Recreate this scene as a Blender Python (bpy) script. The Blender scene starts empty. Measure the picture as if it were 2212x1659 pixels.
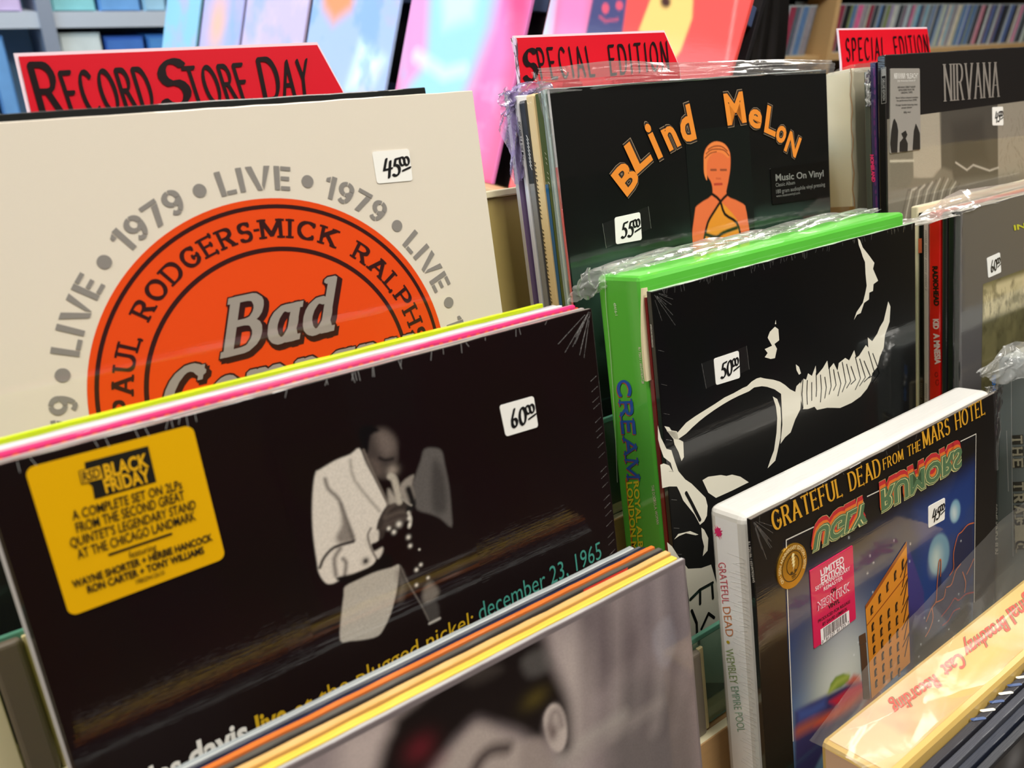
import bpy, bmesh, math, random
import numpy as np
random.seed(7)
rng = np.random.RandomState(3)
SC = bpy.context.scene
COL = SC.collection

# ------------------------------------------------------------------ camera
F, CX, CY = 1750.0, 1106.0, 829.5            # focal length and centre for a 2212 x 1659 frame
EYE = np.array([0.0, 0.0, 1.35])
def _axes():
    X = np.array([3765 - CX, -(10 - CY), -F]); X /= np.linalg.norm(X)
    Z = -np.array([-87.0, -3456.0, -F]); Z /= np.linalg.norm(Z)
    Z = Z - X * (Z @ X); Z /= np.linalg.norm(Z)
    return np.array([X, np.cross(Z, X), Z])
M = _axes()                                  # rows: world axes seen from the camera
cam_d = bpy.data.cameras.new('camera'); cam = bpy.data.objects.new('camera', cam_d); COL.objects.link(cam)
from mathutils import Matrix
R3 = Matrix([list(M[i]) for i in range(3)])
cam.matrix_world = Matrix.Translation(EYE) @ R3.to_4x4()
cam_d.sensor_width = 36.0; cam_d.lens = F / 2212 * 36.0
cam_d.clip_start = 0.01; cam_d.clip_end = 50
cam_d.dof.use_dof = True; cam_d.dof.focus_distance = 0.60; cam_d.dof.aperture_fstop = 8.0
SC.camera = cam

# ------------------------------------------------------------------ light and exposure
SC.view_settings.view_transform = 'Standard'; SC.view_settings.look = 'None'
SC.view_settings.gamma = 1.0; SC.view_settings.use_curve_mapping = False
SC.view_settings.exposure = 0.02
SC.cycles.max_bounces = 8; SC.cycles.transparent_max_bounces = 16
SC.cycles.use_denoising = True
W = bpy.data.worlds.new('world'); SC.world = W; W.use_nodes = True
W.node_tree.nodes['Background'].inputs[0].default_value = (0.55, 0.6, 0.7, 1)
W.node_tree.nodes['Background'].inputs[1].default_value = 0.3
def area(name, loc, rot, sx, sy, power, color, spread=180):
    d = bpy.data.lights.new(name, 'AREA'); d.shape = 'RECTANGLE'; d.size = sx; d.size_y = sy
    d.energy = power; d.color = color; d.spread = math.radians(spread)
    o = bpy.data.objects.new(name, d); COL.objects.link(o); o.location = loc; o.rotation_euler = rot
    return o
CEIL = 2.75
PANELS = [(0.75, -0.3), (0.9, -1.35), (-0.75, 0.35), (2.6, 0.35), (2.6, -1.35), (0.5, 2.5), (2.6, 1.6)]  # last two panels added to brighten the far shelf and the CD cases
PW = [42, 2, 34, 16, 2.5, 40, 26]
for (px_, py_), w_ in zip(PANELS, PW):
    area('ceiling_lamp', (px_, py_, CEIL - 0.045), (0, 0, 0), 0.56, 1.16, w_, (1.0, 0.955, 0.87))
# cool daylight of an unseen window, added on the left wall
area('added_window_daylight', (-1.52, 2.0, 1.75), (math.radians(90), 0, math.radians(-90)), 2.2, 1.3, 22, (0.62, 0.82, 1.0), 130)

# ------------------------------------------------------------------ frames
TH = math.radians(15.0)                      # the records lean back by this much
DN = np.array([0, -math.sin(TH), -math.cos(TH)])     # down along a sleeve
NF = np.array([0, -math.cos(TH), math.sin(TH)])      # out of the front of a sleeve
XA = np.array([1.0, 0, 0])
def ray(px):
    return M @ np.array([px[0] - CX, -(px[1] - CY), -F])
def P3(x, s, h):                             # stack coordinates in mm: across, behind, height along the sleeve
    return EYE + (x * XA - s * NF - h * DN) / 1000.0
class Frame:
    def __init__(s, O, U, V, N): s.O, s.U, s.V, s.N = map(lambda a: np.asarray(a, float), (O, U, V, N))
    def pt(s, u, v, w=0.0): return s.O + (u * s.U + v * s.V + w * s.N) / 1000.0
    def px(s, p):                            # where the line of sight meets the plane, in mm on it
        b = ray(p); t = ((s.O - EYE) @ s.N) / (b @ s.N); q = EYE + b * t - s.O
        return (float(q @ s.U) * 1000, float(q @ s.V) * 1000)
    def pxs(s, pts): return [s.px(p) for p in pts]
    def lifted(s, w): return Frame(s.O + s.N * w / 1000.0, s.U, s.V, s.N)

# ------------------------------------------------------------------ materials
def lin(c):
    c = np.asarray(c, float) / 255.0
    return tuple(np.where(c <= 0.04045, c / 12.92, ((c + 0.055) / 1.055) ** 2.4))
MC = {}
def mat(col, rough=0.5, coat=0.0, coat_rough=0.04, metal=0.0, noise=0.0, nscale=60, bump=0.0, bscale=200, stretch=None, spec=0.5, wrinkle=0.0):
    key = (tuple(col), rough, coat, coat_rough, metal, noise, nscale, bump, bscale, stretch, spec, wrinkle)
    if key in MC: return MC[key]
    m = bpy.data.materials.new('mat_%d' % len(MC)); m.use_nodes = True; nt = m.node_tree; L = nt.links
    b = nt.nodes['Principled BSDF']; c = lin(col) + (1,)
    b.inputs['Base Color'].default_value = c; b.inputs['Roughness'].default_value = rough
    b.inputs['Metallic'].default_value = metal; b.inputs['Specular IOR Level'].default_value = spec if coat < .5 else .15
    b.inputs['Coat Weight'].default_value = coat; b.inputs['Coat Roughness'].default_value = coat_rough
    tc = nt.nodes.new('ShaderNodeTexCoord'); mp = nt.nodes.new('ShaderNodeMapping'); L.new(tc.outputs['Object'], mp.inputs[0])
    if stretch: mp.inputs['Scale'].default_value = stretch
    if noise > 0:
        n = nt.nodes.new('ShaderNodeTexNoise'); n.inputs['Scale'].default_value = nscale; n.inputs['Detail'].default_value = 5
        L.new(mp.outputs[0], n.inputs['Vector'])
        mx = nt.nodes.new('ShaderNodeMix'); mx.data_type = 'RGBA'
        mx.inputs[6].default_value = tuple(x * (1 - noise) for x in c[:3]) + (1,)
        mx.inputs[7].default_value = tuple(min(1, x * (1 + noise)) for x in c[:3]) + (1,)
        L.new(n.outputs[0], mx.inputs[0]); L.new(mx.outputs[2], b.inputs['Base Color'])
    if bump > 0:
        n = nt.nodes.new('ShaderNodeTexNoise'); n.inputs['Scale'].default_value = bscale; n.inputs['Detail'].default_value = 3
        L.new(mp.outputs[0], n.inputs['Vector'])
        bp = nt.nodes.new('ShaderNodeBump'); bp.inputs['Strength'].default_value = bump; bp.inputs['Distance'].default_value = 0.001
        L.new(n.outputs[0], bp.inputs['Height']); L.new(bp.outputs[0], b.inputs['Normal'])
    if coat > 0:
        add_wrap_bump(nt, b.inputs['Coat Normal'], wrinkle)
    MC[key] = m
    return m
def add_wrap_bump(nt, sock, wrinkle=0.0):    # shrink wrap: gentle waviness plus fine scratches
    L = nt.links; tc = nt.nodes.new('ShaderNodeTexCoord')
    n1 = nt.nodes.new('ShaderNodeTexNoise'); n1.inputs['Scale'].default_value = 14; n1.inputs['Detail'].default_value = 2
    L.new(tc.outputs['Object'], n1.inputs['Vector'])
    b1 = nt.nodes.new('ShaderNodeBump'); b1.inputs['Strength'].default_value = 0.13 + wrinkle * .8; b1.inputs['Distance'].default_value = 0.0012
    L.new(n1.outputs[0], b1.inputs['Height'])
    mp = nt.nodes.new('ShaderNodeMapping'); mp.inputs['Rotation'].default_value = (0, 0.5, 0); mp.inputs['Scale'].default_value = (60, 60, 900)
    L.new(tc.outputs['Object'], mp.inputs[0])
    n2 = nt.nodes.new('ShaderNodeTexNoise'); n2.inputs['Scale'].default_value = 1.0; n2.inputs['Detail'].default_value = 2
    L.new(mp.outputs[0], n2.inputs['Vector'])
    b2 = nt.nodes.new('ShaderNodeBump'); b2.inputs['Strength'].default_value = 0.06 + wrinkle * .3; b2.inputs['Distance'].default_value = 0.0003
    L.new(n2.outputs[0], b2.inputs['Height']); L.new(b1.outputs[0], b2.inputs['Normal'])
    L.new(b2.outputs[0], sock)
def film(tint=(255, 255, 255), milk=0.06, name='film', scale=60, strength=1.0, gloss=0.8):    # thin clear plastic film
    key = ('film', tint, milk, scale, strength, gloss)
    if key in MC: return MC[key]
    m = bpy.data.materials.new('mat_' + name); m.use_nodes = True; nt = m.node_tree; L = nt.links
    nt.nodes.remove(nt.nodes['Principled BSDF']); out = nt.nodes['Material Output']
    tr = nt.nodes.new('ShaderNodeBsdfTransparent'); tr.inputs[0].default_value = (0.97, 0.97, 0.97, 1)
    gl = nt.nodes.new('ShaderNodeBsdfGlossy'); gl.inputs['Roughness'].default_value = 0.13
    df = nt.nodes.new('ShaderNodeBsdfTranslucent'); df.inputs[0].default_value = lin(tint) + (1,)
    d2 = nt.nodes.new('ShaderNodeBsdfDiffuse'); d2.inputs[0].default_value = lin(tint) + (1,)
    md = nt.nodes.new('ShaderNodeMixShader'); L.new(df.outputs[0], md.inputs[1]); L.new(d2.outputs[0], md.inputs[2])
    tc = nt.nodes.new('ShaderNodeTexCoord'); n = nt.nodes.new('ShaderNodeTexNoise'); n.inputs['Scale'].default_value = scale; n.inputs['Detail'].default_value = 4
    n.inputs['Distortion'].default_value = 1.2
    L.new(tc.outputs['Object'], n.inputs['Vector'])
    bp = nt.nodes.new('ShaderNodeBump'); bp.inputs['Strength'].default_value = strength * .5; bp.inputs['Distance'].default_value = 0.0006
    L.new(n.outputs[0], bp.inputs['Height']); L.new(bp.outputs[0], gl.inputs['Normal'])
    fr = nt.nodes.new('ShaderNodeFresnel'); fr.inputs[0].default_value = 1.5; L.new(bp.outputs[0], fr.inputs['Normal'])
    m1 = nt.nodes.new('ShaderNodeMixShader'); m1.inputs[0].default_value = milk
    L.new(tr.outputs[0], m1.inputs[1]); L.new(md.outputs[0], m1.inputs[2])
    mu = nt.nodes.new('ShaderNodeMath'); mu.operation = 'MULTIPLY'; mu.inputs[1].default_value = gloss; mu.use_clamp = True; L.new(fr.outputs[0], mu.inputs[0])
    m2 = nt.nodes.new('ShaderNodeMixShader'); L.new(mu.outputs[0], m2.inputs[0]); L.new(m1.outputs[0], m2.inputs[1]); L.new(gl.outputs[0], m2.inputs[2])
    L.new(m2.outputs[0], out.inputs[0]); MC[key] = m
    return m
def print_mat(rough=0.45, coat=1.0, grain=0.0, coat_rough=0.05):
    key = ('print', rough, coat, grain, coat_rough)
    if key in MC: return MC[key]
    m = bpy.data.materials.new('mat_print'); m.use_nodes = True; nt = m.node_tree; L = nt.links
    b = nt.nodes['Principled BSDF']; a = nt.nodes.new('ShaderNodeAttribute'); a.attribute_name = 'ink'
    b.inputs['Specular IOR Level'].default_value = .15 if coat >= .5 else .5
    b.inputs['Roughness'].default_value = rough; b.inputs['Coat Weight'].default_value = coat; b.inputs['Coat Roughness'].default_value = coat_rough
    src = a.outputs['Color']
    if grain > 0:
        tc = nt.nodes.new('ShaderNodeTexCoord'); n = nt.nodes.new('ShaderNodeTexNoise'); n.inputs['Scale'].default_value = 900; n.inputs['Detail'].default_value = 2
        L.new(tc.outputs['Object'], n.inputs['Vector'])
        mr = nt.nodes.new('ShaderNodeMapRange'); mr.inputs[1].default_value = 0.3; mr.inputs[2].default_value = 0.7
        mr.inputs[3].default_value = 1 - grain; mr.inputs[4].default_value = 1 + grain; L.new(n.outputs[0], mr.inputs[0])
        vm = nt.nodes.new('ShaderNodeVectorMath'); vm.operation = 'SCALE'; L.new(src, vm.inputs[0]); L.new(mr.outputs[0], vm.inputs['Scale']); src = vm.outputs[0]
    L.new(src, b.inputs['Base Color'])
    if coat > 0: add_wrap_bump(nt, b.inputs['Coat Normal'])
    MC[key] = m
    return m
INK = lambda c, coat=1.0, rough=0.45: mat(c, rough=rough, coat=coat, coat_rough=0.05)

# ------------------------------------------------------------------ objects
class Thing:
    def __init__(s, name, label, cat, loc, group=None, kind=None):
        o = bpy.data.objects.new(name, None); COL.objects.link(o); o.empty_display_size = 0.05
        o.location = loc; s.o = o; s.loc = np.array(loc, float)
        if kind: o['kind'] = kind
        if label: o['label'] = label
        if cat: o['category'] = cat
        if group: o['group'] = group
    def add(s, name, V, Fc, mats, fm=None, parent=None, smooth=False, label=None, kind=None):
        me = bpy.data.meshes.new(name); V = np.asarray(V, float) - s.loc
        me.from_pydata(V.tolist(), [], [list(f) for f in Fc])
        if not isinstance(mats, (list, tuple)): mats = [mats]
        for m in mats: me.materials.append(m)
        if fm is not None: me.polygons.foreach_set('material_index', fm)
        if smooth: me.polygons.foreach_set('use_smooth', [True] * len(me.polygons))
        me.update()
        o = bpy.data.objects.new(name, me); COL.objects.link(o); o.parent = parent or s.o
        if label: o['label'] = label
        if kind: o['kind'] = kind
        return o
def structure(name, V, Fc, m):
    me = bpy.data.meshes.new(name); me.from_pydata([list(map(float, v)) for v in V], [], [list(f) for f in Fc]); me.materials.append(m)
    o = bpy.data.objects.new(name, me); COL.objects.link(o); o['kind'] = 'structure'
    return o
BOXF = [(0, 3, 2, 1), (4, 5, 6, 7), (0, 1, 5, 4), (1, 2, 6, 5), (2, 3, 7, 6), (3, 0, 4, 7)]
def boxv(a, b):
    (x0, y0, z0), (x1, y1, z1) = a, b
    return [(x0, y0, z0), (x1, y0, z0), (x1, y1, z0), (x0, y1, z0), (x0, y0, z1), (x1, y0, z1), (x1, y1, z1), (x0, y1, z1)]
def slab(T, name, fr, u0, u1, v0, v1, w0, w1, mats, bev=0.4, nx=1, jit=0.0, parent=None, label=None, segs=2, kind=None):
    """closed board on a frame; mats = cover, top edge, spine (left side)"""
    if not isinstance(mats, (list, tuple)): mats = [mats] * 3
    mats = list(mats) + [mats[0]] * (3 - len(mats))
    bm = bmesh.new(); us = np.linspace(u0, u1, nx + 1); rows = []
    for i, u in enumerate(us):
        j = (rng.rand(2) - .5) * 2 * jit if jit else (0, 0)
        rows.append([bm.verts.new((u, v0 + j[0], w0)), bm.verts.new((u, v0 + j[1], w1)), bm.verts.new((u, v1, w1)), bm.verts.new((u, v1, w0))])
    for i in range(nx):
        a, b = rows[i], rows[i + 1]
        for k in range(4):
            f = bm.faces.new((a[k], a[(k + 1) % 4], b[(k + 1) % 4], b[k])); f.material_index = 1 if k == 0 else 0
    f = bm.faces.new(rows[0][::-1]); f.material_index = 2
    f = bm.faces.new(rows[-1]); f.material_index = 1 if nx > 1 else 0
    bmesh.ops.recalc_face_normals(bm, faces=bm.faces)
    if bev > 0:
        es = [e for e in bm.edges if e.is_manifold and abs(e.calc_face_angle(0)) > 0.6]
        bmesh.ops.bevel(bm, geom=es, offset=bev, segments=segs, profile=0.5, affect='EDGES', clamp_overlap=True)
    bm.verts.index_update()
    V = [fr.pt(*v.co) for v in bm.verts]; Fc = [[v.index for v in f.verts] for f in bm.faces]; fm = [f.material_index for f in bm.faces]
    bm.free()
    # the frame may be left-handed: flip if it is
    if np.dot(np.cross(fr.U, fr.V), fr.N) < 0: Fc = [f[::-1] for f in Fc]
    return T.add(name, V, Fc, mats, fm, parent, label=label, kind=kind)

LK = 1.8                                     # spacing of the ink layers
# ------------------------------------------------------------------ flat print
def tess(pts):
    from mathutils.geometry import tessellate_polygon
    from mathutils import Vector
    return tessellate_polygon([[Vector((p[0], p[1], 0)) for p in pts]])
def union(polys):
    """overlapping outlines to one clean flat sheet of triangles"""
    from mathutils.geometry import delaunay_2d_cdt
    from mathutils import Vector
    V, Fc = [], []
    for p in polys:
        if len(p) < 3: continue
        a = sum(p[i][0] * p[(i + 1) % len(p)][1] - p[(i + 1) % len(p)][0] * p[i][1] for i in range(len(p)))
        if abs(a) < 1e-9: continue
        if a < 0: p = p[::-1]
        b = len(V); V += [Vector((float(q[0]), float(q[1]))) for q in p]; Fc.append([b + i for i in range(len(p))])
    if not V: return [], []
    r = delaunay_2d_cdt(V, [], Fc, 1, 1e-6)
    return [(v[0], v[1]) for v in r[0]], [list(f) for f, o in zip(r[2], r[5]) if len(o)]
def smoothc(pts, n=4, closed=True):
    P = np.array(pts, float); N = len(P); out = []
    for i in range(N if closed else N - 1):
        g = lambda k: P[k % N] if closed else P[min(max(k, 0), N - 1)]
        p0, p1, p2, p3 = g(i - 1), g(i), g(i + 1), g(i + 2)
        for k in range(n):
            t = k / n
            out.append(0.5 * ((2 * p1) + (-p0 + p2) * t + (2 * p0 - 5 * p1 + 4 * p2 - p3) * t * t + (-p0 + 3 * p1 - 3 * p2 + p3) * t ** 3))
    if not closed: out.append(P[-1])
    return [tuple(p) for p in out]
def shapes(T, name, fr, polys, m, lift=0.15, px=True, smooth=0, parent=None, label=None):
    ps = []
    for p in polys:
        if px: p = fr.pxs(p)
        if smooth: p = smoothc(p, smooth)
        ps.append(p)
    V, Fc = union(ps)
    return T.add(name, [fr.pt(u, v, lift * LK) for u, v in V], Fc, m, parent=parent, label=label)
def hull(pts):
    pts = sorted(set(map(lambda p: (round(p[0], 5), round(p[1], 5)), pts)))
    if len(pts) < 3: return pts
    def half(ps):
        h = []
        for p in ps:
            while len(h) > 1 and (h[-1][0] - h[-2][0]) * (p[1] - h[-2][1]) - (h[-1][1] - h[-2][1]) * (p[0] - h[-2][0]) <= 0: h.pop()
            h.append(p)
        return h
    a, b = half(pts), half(pts[::-1])
    return a[:-1] + b[:-1]
def nibpoly(rx, ry, ang=0, n=8):
    c, s = math.cos(ang), math.sin(ang); o = []
    for k in range(n):
        t = 2 * math.pi * (k + .5) / n; x, y = rx * math.cos(t), ry * math.sin(t)
        if n == 4: x, y = x * 1.414, y * 1.414
        o.append((x * c - y * s, x * s + y * c))
    return o
def stroke_polys(line, nib):
    out = []
    for a, b in zip(line[:-1], line[1:]):
        out.append(hull([(a[0] + x, a[1] + y) for x, y in nib] + [(b[0] + x, b[1] + y) for x, y in nib]))
    return out
def strokes(T, name, fr, lines, m, width=1.0, lift=0.2, px=True, parent=None, smooth=0, label=None):
    polys = []
    for l in lines:
        q = fr.pxs(l) if px else l
        if smooth: q = smoothc(q, smooth, False)
        polys += stroke_polys(q, nibpoly(width / 2, width / 2))
    return shapes(T, name, fr, polys, m, lift, False, parent=parent, label=label)
def ellipse(cx, cy, rx, ry, n=40, a0=0, rot=0):
    c, s = math.cos(rot), math.sin(rot)
    return [(cx + rx * math.cos(t) * c - ry * math.sin(t) * s, cy + rx * math.cos(t) * s + ry * math.sin(t) * c) for t in np.linspace(0, 2 * math.pi, n, endpoint=False)]
def rrect(w, h, r, n=5):
    o = []
    for cx, cy, a in ((w - r, r, -90), (w - r, h - r, 0), (r, h - r, 90), (r, r, 180)):
        for k in range(n + 1):
            t = math.radians(a + 90 * k / n); o.append((cx + r * math.cos(t), cy + r * math.sin(t)))
    return o
def quadmap(c):                              # unit square to the quad tl, tr, br, bl
    tl, tr, br, bl = [np.array(p, float) for p in c]
    return lambda x, y: tuple((tl * (1 - x) + tr * x) * (1 - y) + (bl * (1 - x) + br * x) * y)

# --- stroke lettering
def A_(cx, cy, rx, ry, a0, a1, n=9):
    return [(cx + rx * math.cos(math.radians(t)), cy + ry * math.sin(math.radians(t))) for t in np.linspace(a0, a1, n)]
GL = {
 'A': (.76, [[(0, 0), (.38, 1)], [(.38, 1), (.76, 0)], [(.14, .34), (.62, .34)]]),
 'B': (.62, [[(0, 0), (0, 1)], [(0, 1), (.32, 1)] + A_(.32, .77, .24, .23, 90, -90) + [(0, .54)], [(.3, .54)] + A_(.33, .27, .28, .27, 90, -90) + [(0, 0)]]),
 'C': (.72, [A_(.4, .5, .4, .5, 48, 312, 15)]),
 'D': (.72, [[(0, 0), (0, 1)], [(0, 1), (.3, 1)] + A_(.3, .5, .42, .5, 90, -90, 13) + [(0, 0)]]),
 'E': (.56, [[(0, 0), (0, 1)], [(0, 1), (.56, 1)], [(0, .53), (.44, .53)], [(0, 0), (.56, 0)]]),
 'F': (.54, [[(0, 0), (0, 1)], [(0, 1), (.54, 1)], [(0, .52), (.42, .52)]]),
 'G': (.76, [A_(.4, .5, .4, .5, 48, 330, 15) + [(.74, .42)], [(.5, .42), (.76, .42)]]),
 'H': (.7, [[(0, 0), (0, 1)], [(.7, 0), (.7, 1)], [(0, .52), (.7, .52)]]),
 'I': (.05, [[(.02, 0), (.02, 1)]]),
 'K': (.66, [[(0, 0), (0, 1)], [(.6, 1), (0, .4)], [(.2, .6), (.66, 0)]]),
 'L': (.52, [[(0, 0), (0, 1)], [(0, 0), (.52, 0)]]),
 'M': (.86, [[(0, 0), (.03, 1)], [(.03, 1), (.43, .1)], [(.43, .1), (.83, 1)], [(.83, 1), (.86, 0)]]),
 'N': (.7, [[(0, 0), (0, 1)], [(0, 1), (.7, 0)], [(.7, 0), (.7, 1)]]),
 'O': (.82, [A_(.41, .5, .41, .5, 90, 450, 25)]),
 'P': (.58, [[(0, 0), (0, 1)], [(0, 1), (.3, 1)] + A_(.3, .74, .28, .26, 90, -90) + [(0, .48)]]),
 'R': (.64, [[(0, 0), (0, 1)], [(0, 1), (.3, 1)] + A_(.3, .75, .27, .25, 90, -90) + [(0, .5)], [(.3, .5), (.62, 0)]]),
 'S': (.56, [A_(.29, .74, .26, .26, 35, 250, 9) + A_(.27, .25, .29, .27, 75, -150, 10)]),
 'T': (.68, [[(.34, 0), (.34, 1)], [(0, 1), (.68, 1)]]),
 'U': (.7, [[(0, 1), (0, .32)] + A_(.35, .32, .35, .32, 180, 360, 11) + [(.7, .32), (.7, 1)]]),
 'V': (.74, [[(0, 1), (.37, 0)], [(.37, 0), (.74, 1)]]),
 'Y': (.7, [[(0, 1), (.35, .48)], [(.7, 1), (.35, .48)], [(.35, .48), (.35, 0)]]),
 'a': (.5, [A_(.25, .32, .25, .32, 60, 380, 15), [(.5, .64), (.48, .15), (.54, 0)]]),
 'd': (.5, [A_(.25, .32, .25, .32, 60, 380, 15), [(.4, 1), (.5, 1), (.48, .15), (.56, 0)]]),
 'o': (.5, [A_(.25, .32, .25, .32, 90, 450, 17)]),
 'm': (.86, [[(0, .64), (.06, .64), (.06, 0)], [(.06, .45)] + A_(.24, .45, .17, .19, 150, 0, 7) + [(.41, 0)], [(.41, .45)] + A_(.6, .45, .18, .19, 150, 0, 7) + [(.78, .1), (.86, 0)]]),
 'n': (.52, [[(0, .64), (.06, .64), (.06, 0)], [(.06, .45)] + A_(.24, .45, .19, .19, 150, 0, 7) + [(.43, .1), (.52, 0)]]),
 'p': (.5, [[(0, .64), (.06, .64), (.06, -.34)], A_(.26, .32, .22, .32, 130, -150, 13)]),
 'y': (.52, [[(0, .64), (.24, .02)], [(.52, .64), (.2, -.2), (0, -.3)]]),
 '0': (.5, [A_(.25, .5, .25, .5, 80, 445, 17)]),
 '4': (.6, [[(.2, 1), (.02, .35), (.6, .42)], [(.5, .85), (.38, -.1)]]),
 '5': (.56, [[(.56, 1), (.2, .95), (.12, .58)] + A_(.2, .28, .3, .32, 80, -130, 9)]),
 '6': (.5, [[(.3, 1.05), (.06, .5)] + A_(.25, .24, .2, .24, 160, 500, 13)]),
 '.': (.12, [[(.06, .5), (.07, .5)]]), ' ': (.36, []),
}
ST = {
 'L': (.6, [[(0, 0), (.2, 0), (.2, 1), (0, 1)], [(.24, 0), (.6, 0), (.6, .17), (.24, .17)]]),
 'I': (.2, [[(0, 0), (.2, 0), (.2, 1), (0, 1)]]),
 'V': (.86, [[(0, 1), (.22, 1), (.52, 0), (.33, 0)], [(.65, 1), (.86, 1), (.57, 0), (.52, .24)]]),
 'E': (.6, [[(0, 0), (.2, 0), (.2, 1), (0, 1)], [(.24, .83), (.6, .83), (.6, 1), (.24, 1)], [(.24, .41), (.56, .41), (.56, .58), (.24, .58)], [(.24, 0), (.6, 0), (.6, .17), (.24, .17)]]),
 '1': (.4, [[(.2, 0), (.4, 0), (.4, 1), (.2, 1)], [(0, .72), (.16, .72), (.16, .96), (0, .86)]]),
 '7': (.6, [[(0, .83), (.6, .83), (.6, 1), (0, 1)], [(.36, .79), (.58, .79), (.32, 0), (.1, 0)]]),
 '9': (.64, [A_(.32, .67, .32, .33, 95, 262, 12) + A_(.32, .67, .12, .16, 262, 95, 12), A_(.32, .67, .32, .33, 268, 322, 7) + A_(.32, .67, .12, .16, 322, 268, 7),
             A_(.28, .62, .36, .62, 0, -66, 8) + A_(.28, .62, .16, .44, -66, 0, 8), A_(.28, .62, .36, .62, -72, -125, 8) + A_(.28, .62, .16, .44, -125, -72, 8), A_(.32, .67, .32, .33, 87, -8, 9) + A_(.32, .67, .12, .16, -8, 87, 9)]),
 ' ': (.4, []),
}
def letter_polys(text, style):
    """polygons of a line of stroke lettering, cap height 1, and its width"""
    nib, ser, sth, track = style['nib'], style.get('serif', 0), style.get('sth', .05), style.get('track', .2)
    ws = style.get('wscale', 1.0)
    out = []; x = 0
    for ch in text:
        w, ls = GL.get(ch, GL[' '])
        for l in ls:
            l = [(x + p[0] * ws, p[1]) for p in l]
            out += stroke_polys(l, nib)
            if ser:
                for e, q in ((l[0], l[1]), (l[-1], l[-2])):
                    dx, dy = q[0] - e[0], q[1] - e[1]; n = math.hypot(dx, dy) or 1
                    if len(l) > 8 and ch in 'O0': continue
                    if abs(dy / n) > .55 and (e[1] < .02 or e[1] > .98 or abs(e[1] - .64) < .02):
                        out.append([(e[0] - ser, e[1] - sth), (e[0] + ser, e[1] - sth), (e[0] + ser, e[1] + sth), (e[0] - ser, e[1] + sth)])
                    elif abs(dx / n) > .55 and e[0] > x + w * ws * .6 and ch in 'EFLTCGS':
                        out.append([(e[0] - sth, e[1] - ser * .8), (e[0] + sth, e[1] - ser * .8), (e[0] + sth, e[1] + ser * .8), (e[0] - sth, e[1] + ser * .8)])
                    elif abs(dx / n) > .55 and ch == 'T' and e[0] < x + .02:
                        out.append([(e[0] - sth, e[1] - ser * .8), (e[0] + sth, e[1] - ser * .8), (e[0] + sth, e[1] + .02), (e[0] - sth, e[1] + .02)])
        x += w * ws + track
    return out, x - track
def stencil_polys(text, track=.14):
    out = []; x = 0
    for ch in text:
        w, ps = ST[ch]; out += [[(x + a, b) for a, b in p] for p in ps]; x += w + track
    return out, x - track
def put(T, name, fr, polys, fmap, m, lift, parent=None, label=None):
    V, Fc = union(polys)
    return T.add(name, [fr.pt(*fmap(x, y), lift * LK) for x, y in V], Fc, m, parent=parent, label=label)
def affine(fr, width, p0, p1, p2, px=True):
    if px: p0, p1, p2 = fr.pxs([p0, p1, p2])
    p0, p1, p2 = map(np.array, (p0, p1, p2)); ex = (p1 - p0) / width; ey = p2 - p0
    return lambda x, y: tuple(p0 + ex * x + ey * y)
def arcmap(cu, cv, R, h, width, a0, a1):
    def f(x, y):
        a = math.radians(a0 + (a1 - a0) * x / width); r = R + h * y
        return (cu + r * math.sin(a), cv - r * math.cos(a))
    return f
def lettering(T, fr, text, style, p0, p1, p2, m, lift=0.25, px=True, parent=None, name='lettering', fmap=None, label=None):
    polys, w = letter_polys(text, style)
    return put(T, name, fr, polys, fmap(w) if fmap else affine(fr, w, p0, p1, p2, px), m, lift, parent, label)
FC = {}
def font_mesh(text, bold=0.0, space=1.0):
    key = (text, bold, space)
    if key in FC: return FC[key]
    cu = bpy.data.curves.new('t', 'FONT'); cu.body = text; cu.size = 1; cu.offset = bold; cu.resolution_u = 3; cu.fill_mode = 'BOTH'; cu.space_character = space
    ob = bpy.data.objects.new('t', cu)
    me = bpy.data.meshes.new_from_object(ob)
    V = np.array([v.co[:2] for v in me.vertices]); Fc = [list(p.vertices) for p in me.polygons]
    bpy.data.objects.remove(ob); bpy.data.curves.remove(cu); bpy.data.meshes.remove(me)
    FC[key] = (V, Fc)
    return FC[key]
CAPH = font_mesh('H')[0][:, 1].max()
def type_(T, fr, text, p0, p1, p2, m, bold=0.0, lift=0.25, px=True, parent=None, name='lettering', fmap=None, space=1.0, label=None):
    V, Fc = font_mesh(text, bold, space)
    x0, x1 = V[:, 0].min(), V[:, 0].max(); V = np.c_[V[:, 0] - x0, V[:, 1]] / CAPH; w = (x1 - x0) / CAPH
    g = fmap(w) if fmap else affine(fr, w, p0, p1, p2, px)
    return T.add(name, [fr.pt(*g(x, y), lift * LK) for x, y in V], Fc, m, parent=parent, label=label)
SLAB = dict(nib=nibpoly(.085, .07, 0, 4), serif=.19, sth=.06, track=.4)
ROMAN = dict(nib=nibpoly(.1, .035, 0, 8), serif=.13, sth=.025, track=.36, wscale=.85)
MARK = dict(nib=nibpoly(.06, .04, .6), track=.3)
HEAVY = dict(nib=nibpoly(.12, .07, 0, 8), serif=.17, sth=.06, track=.34)
def heavier(st, d): s = dict(st); s['nib'] = [(x * (1 + d / .1), y * (1 + d / .07)) for x, y in st['nib']]; s['sth'] = st.get('sth', .05) + d * .7; s['serif'] = st.get('serif', 0) + d * .7; return s

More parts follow.
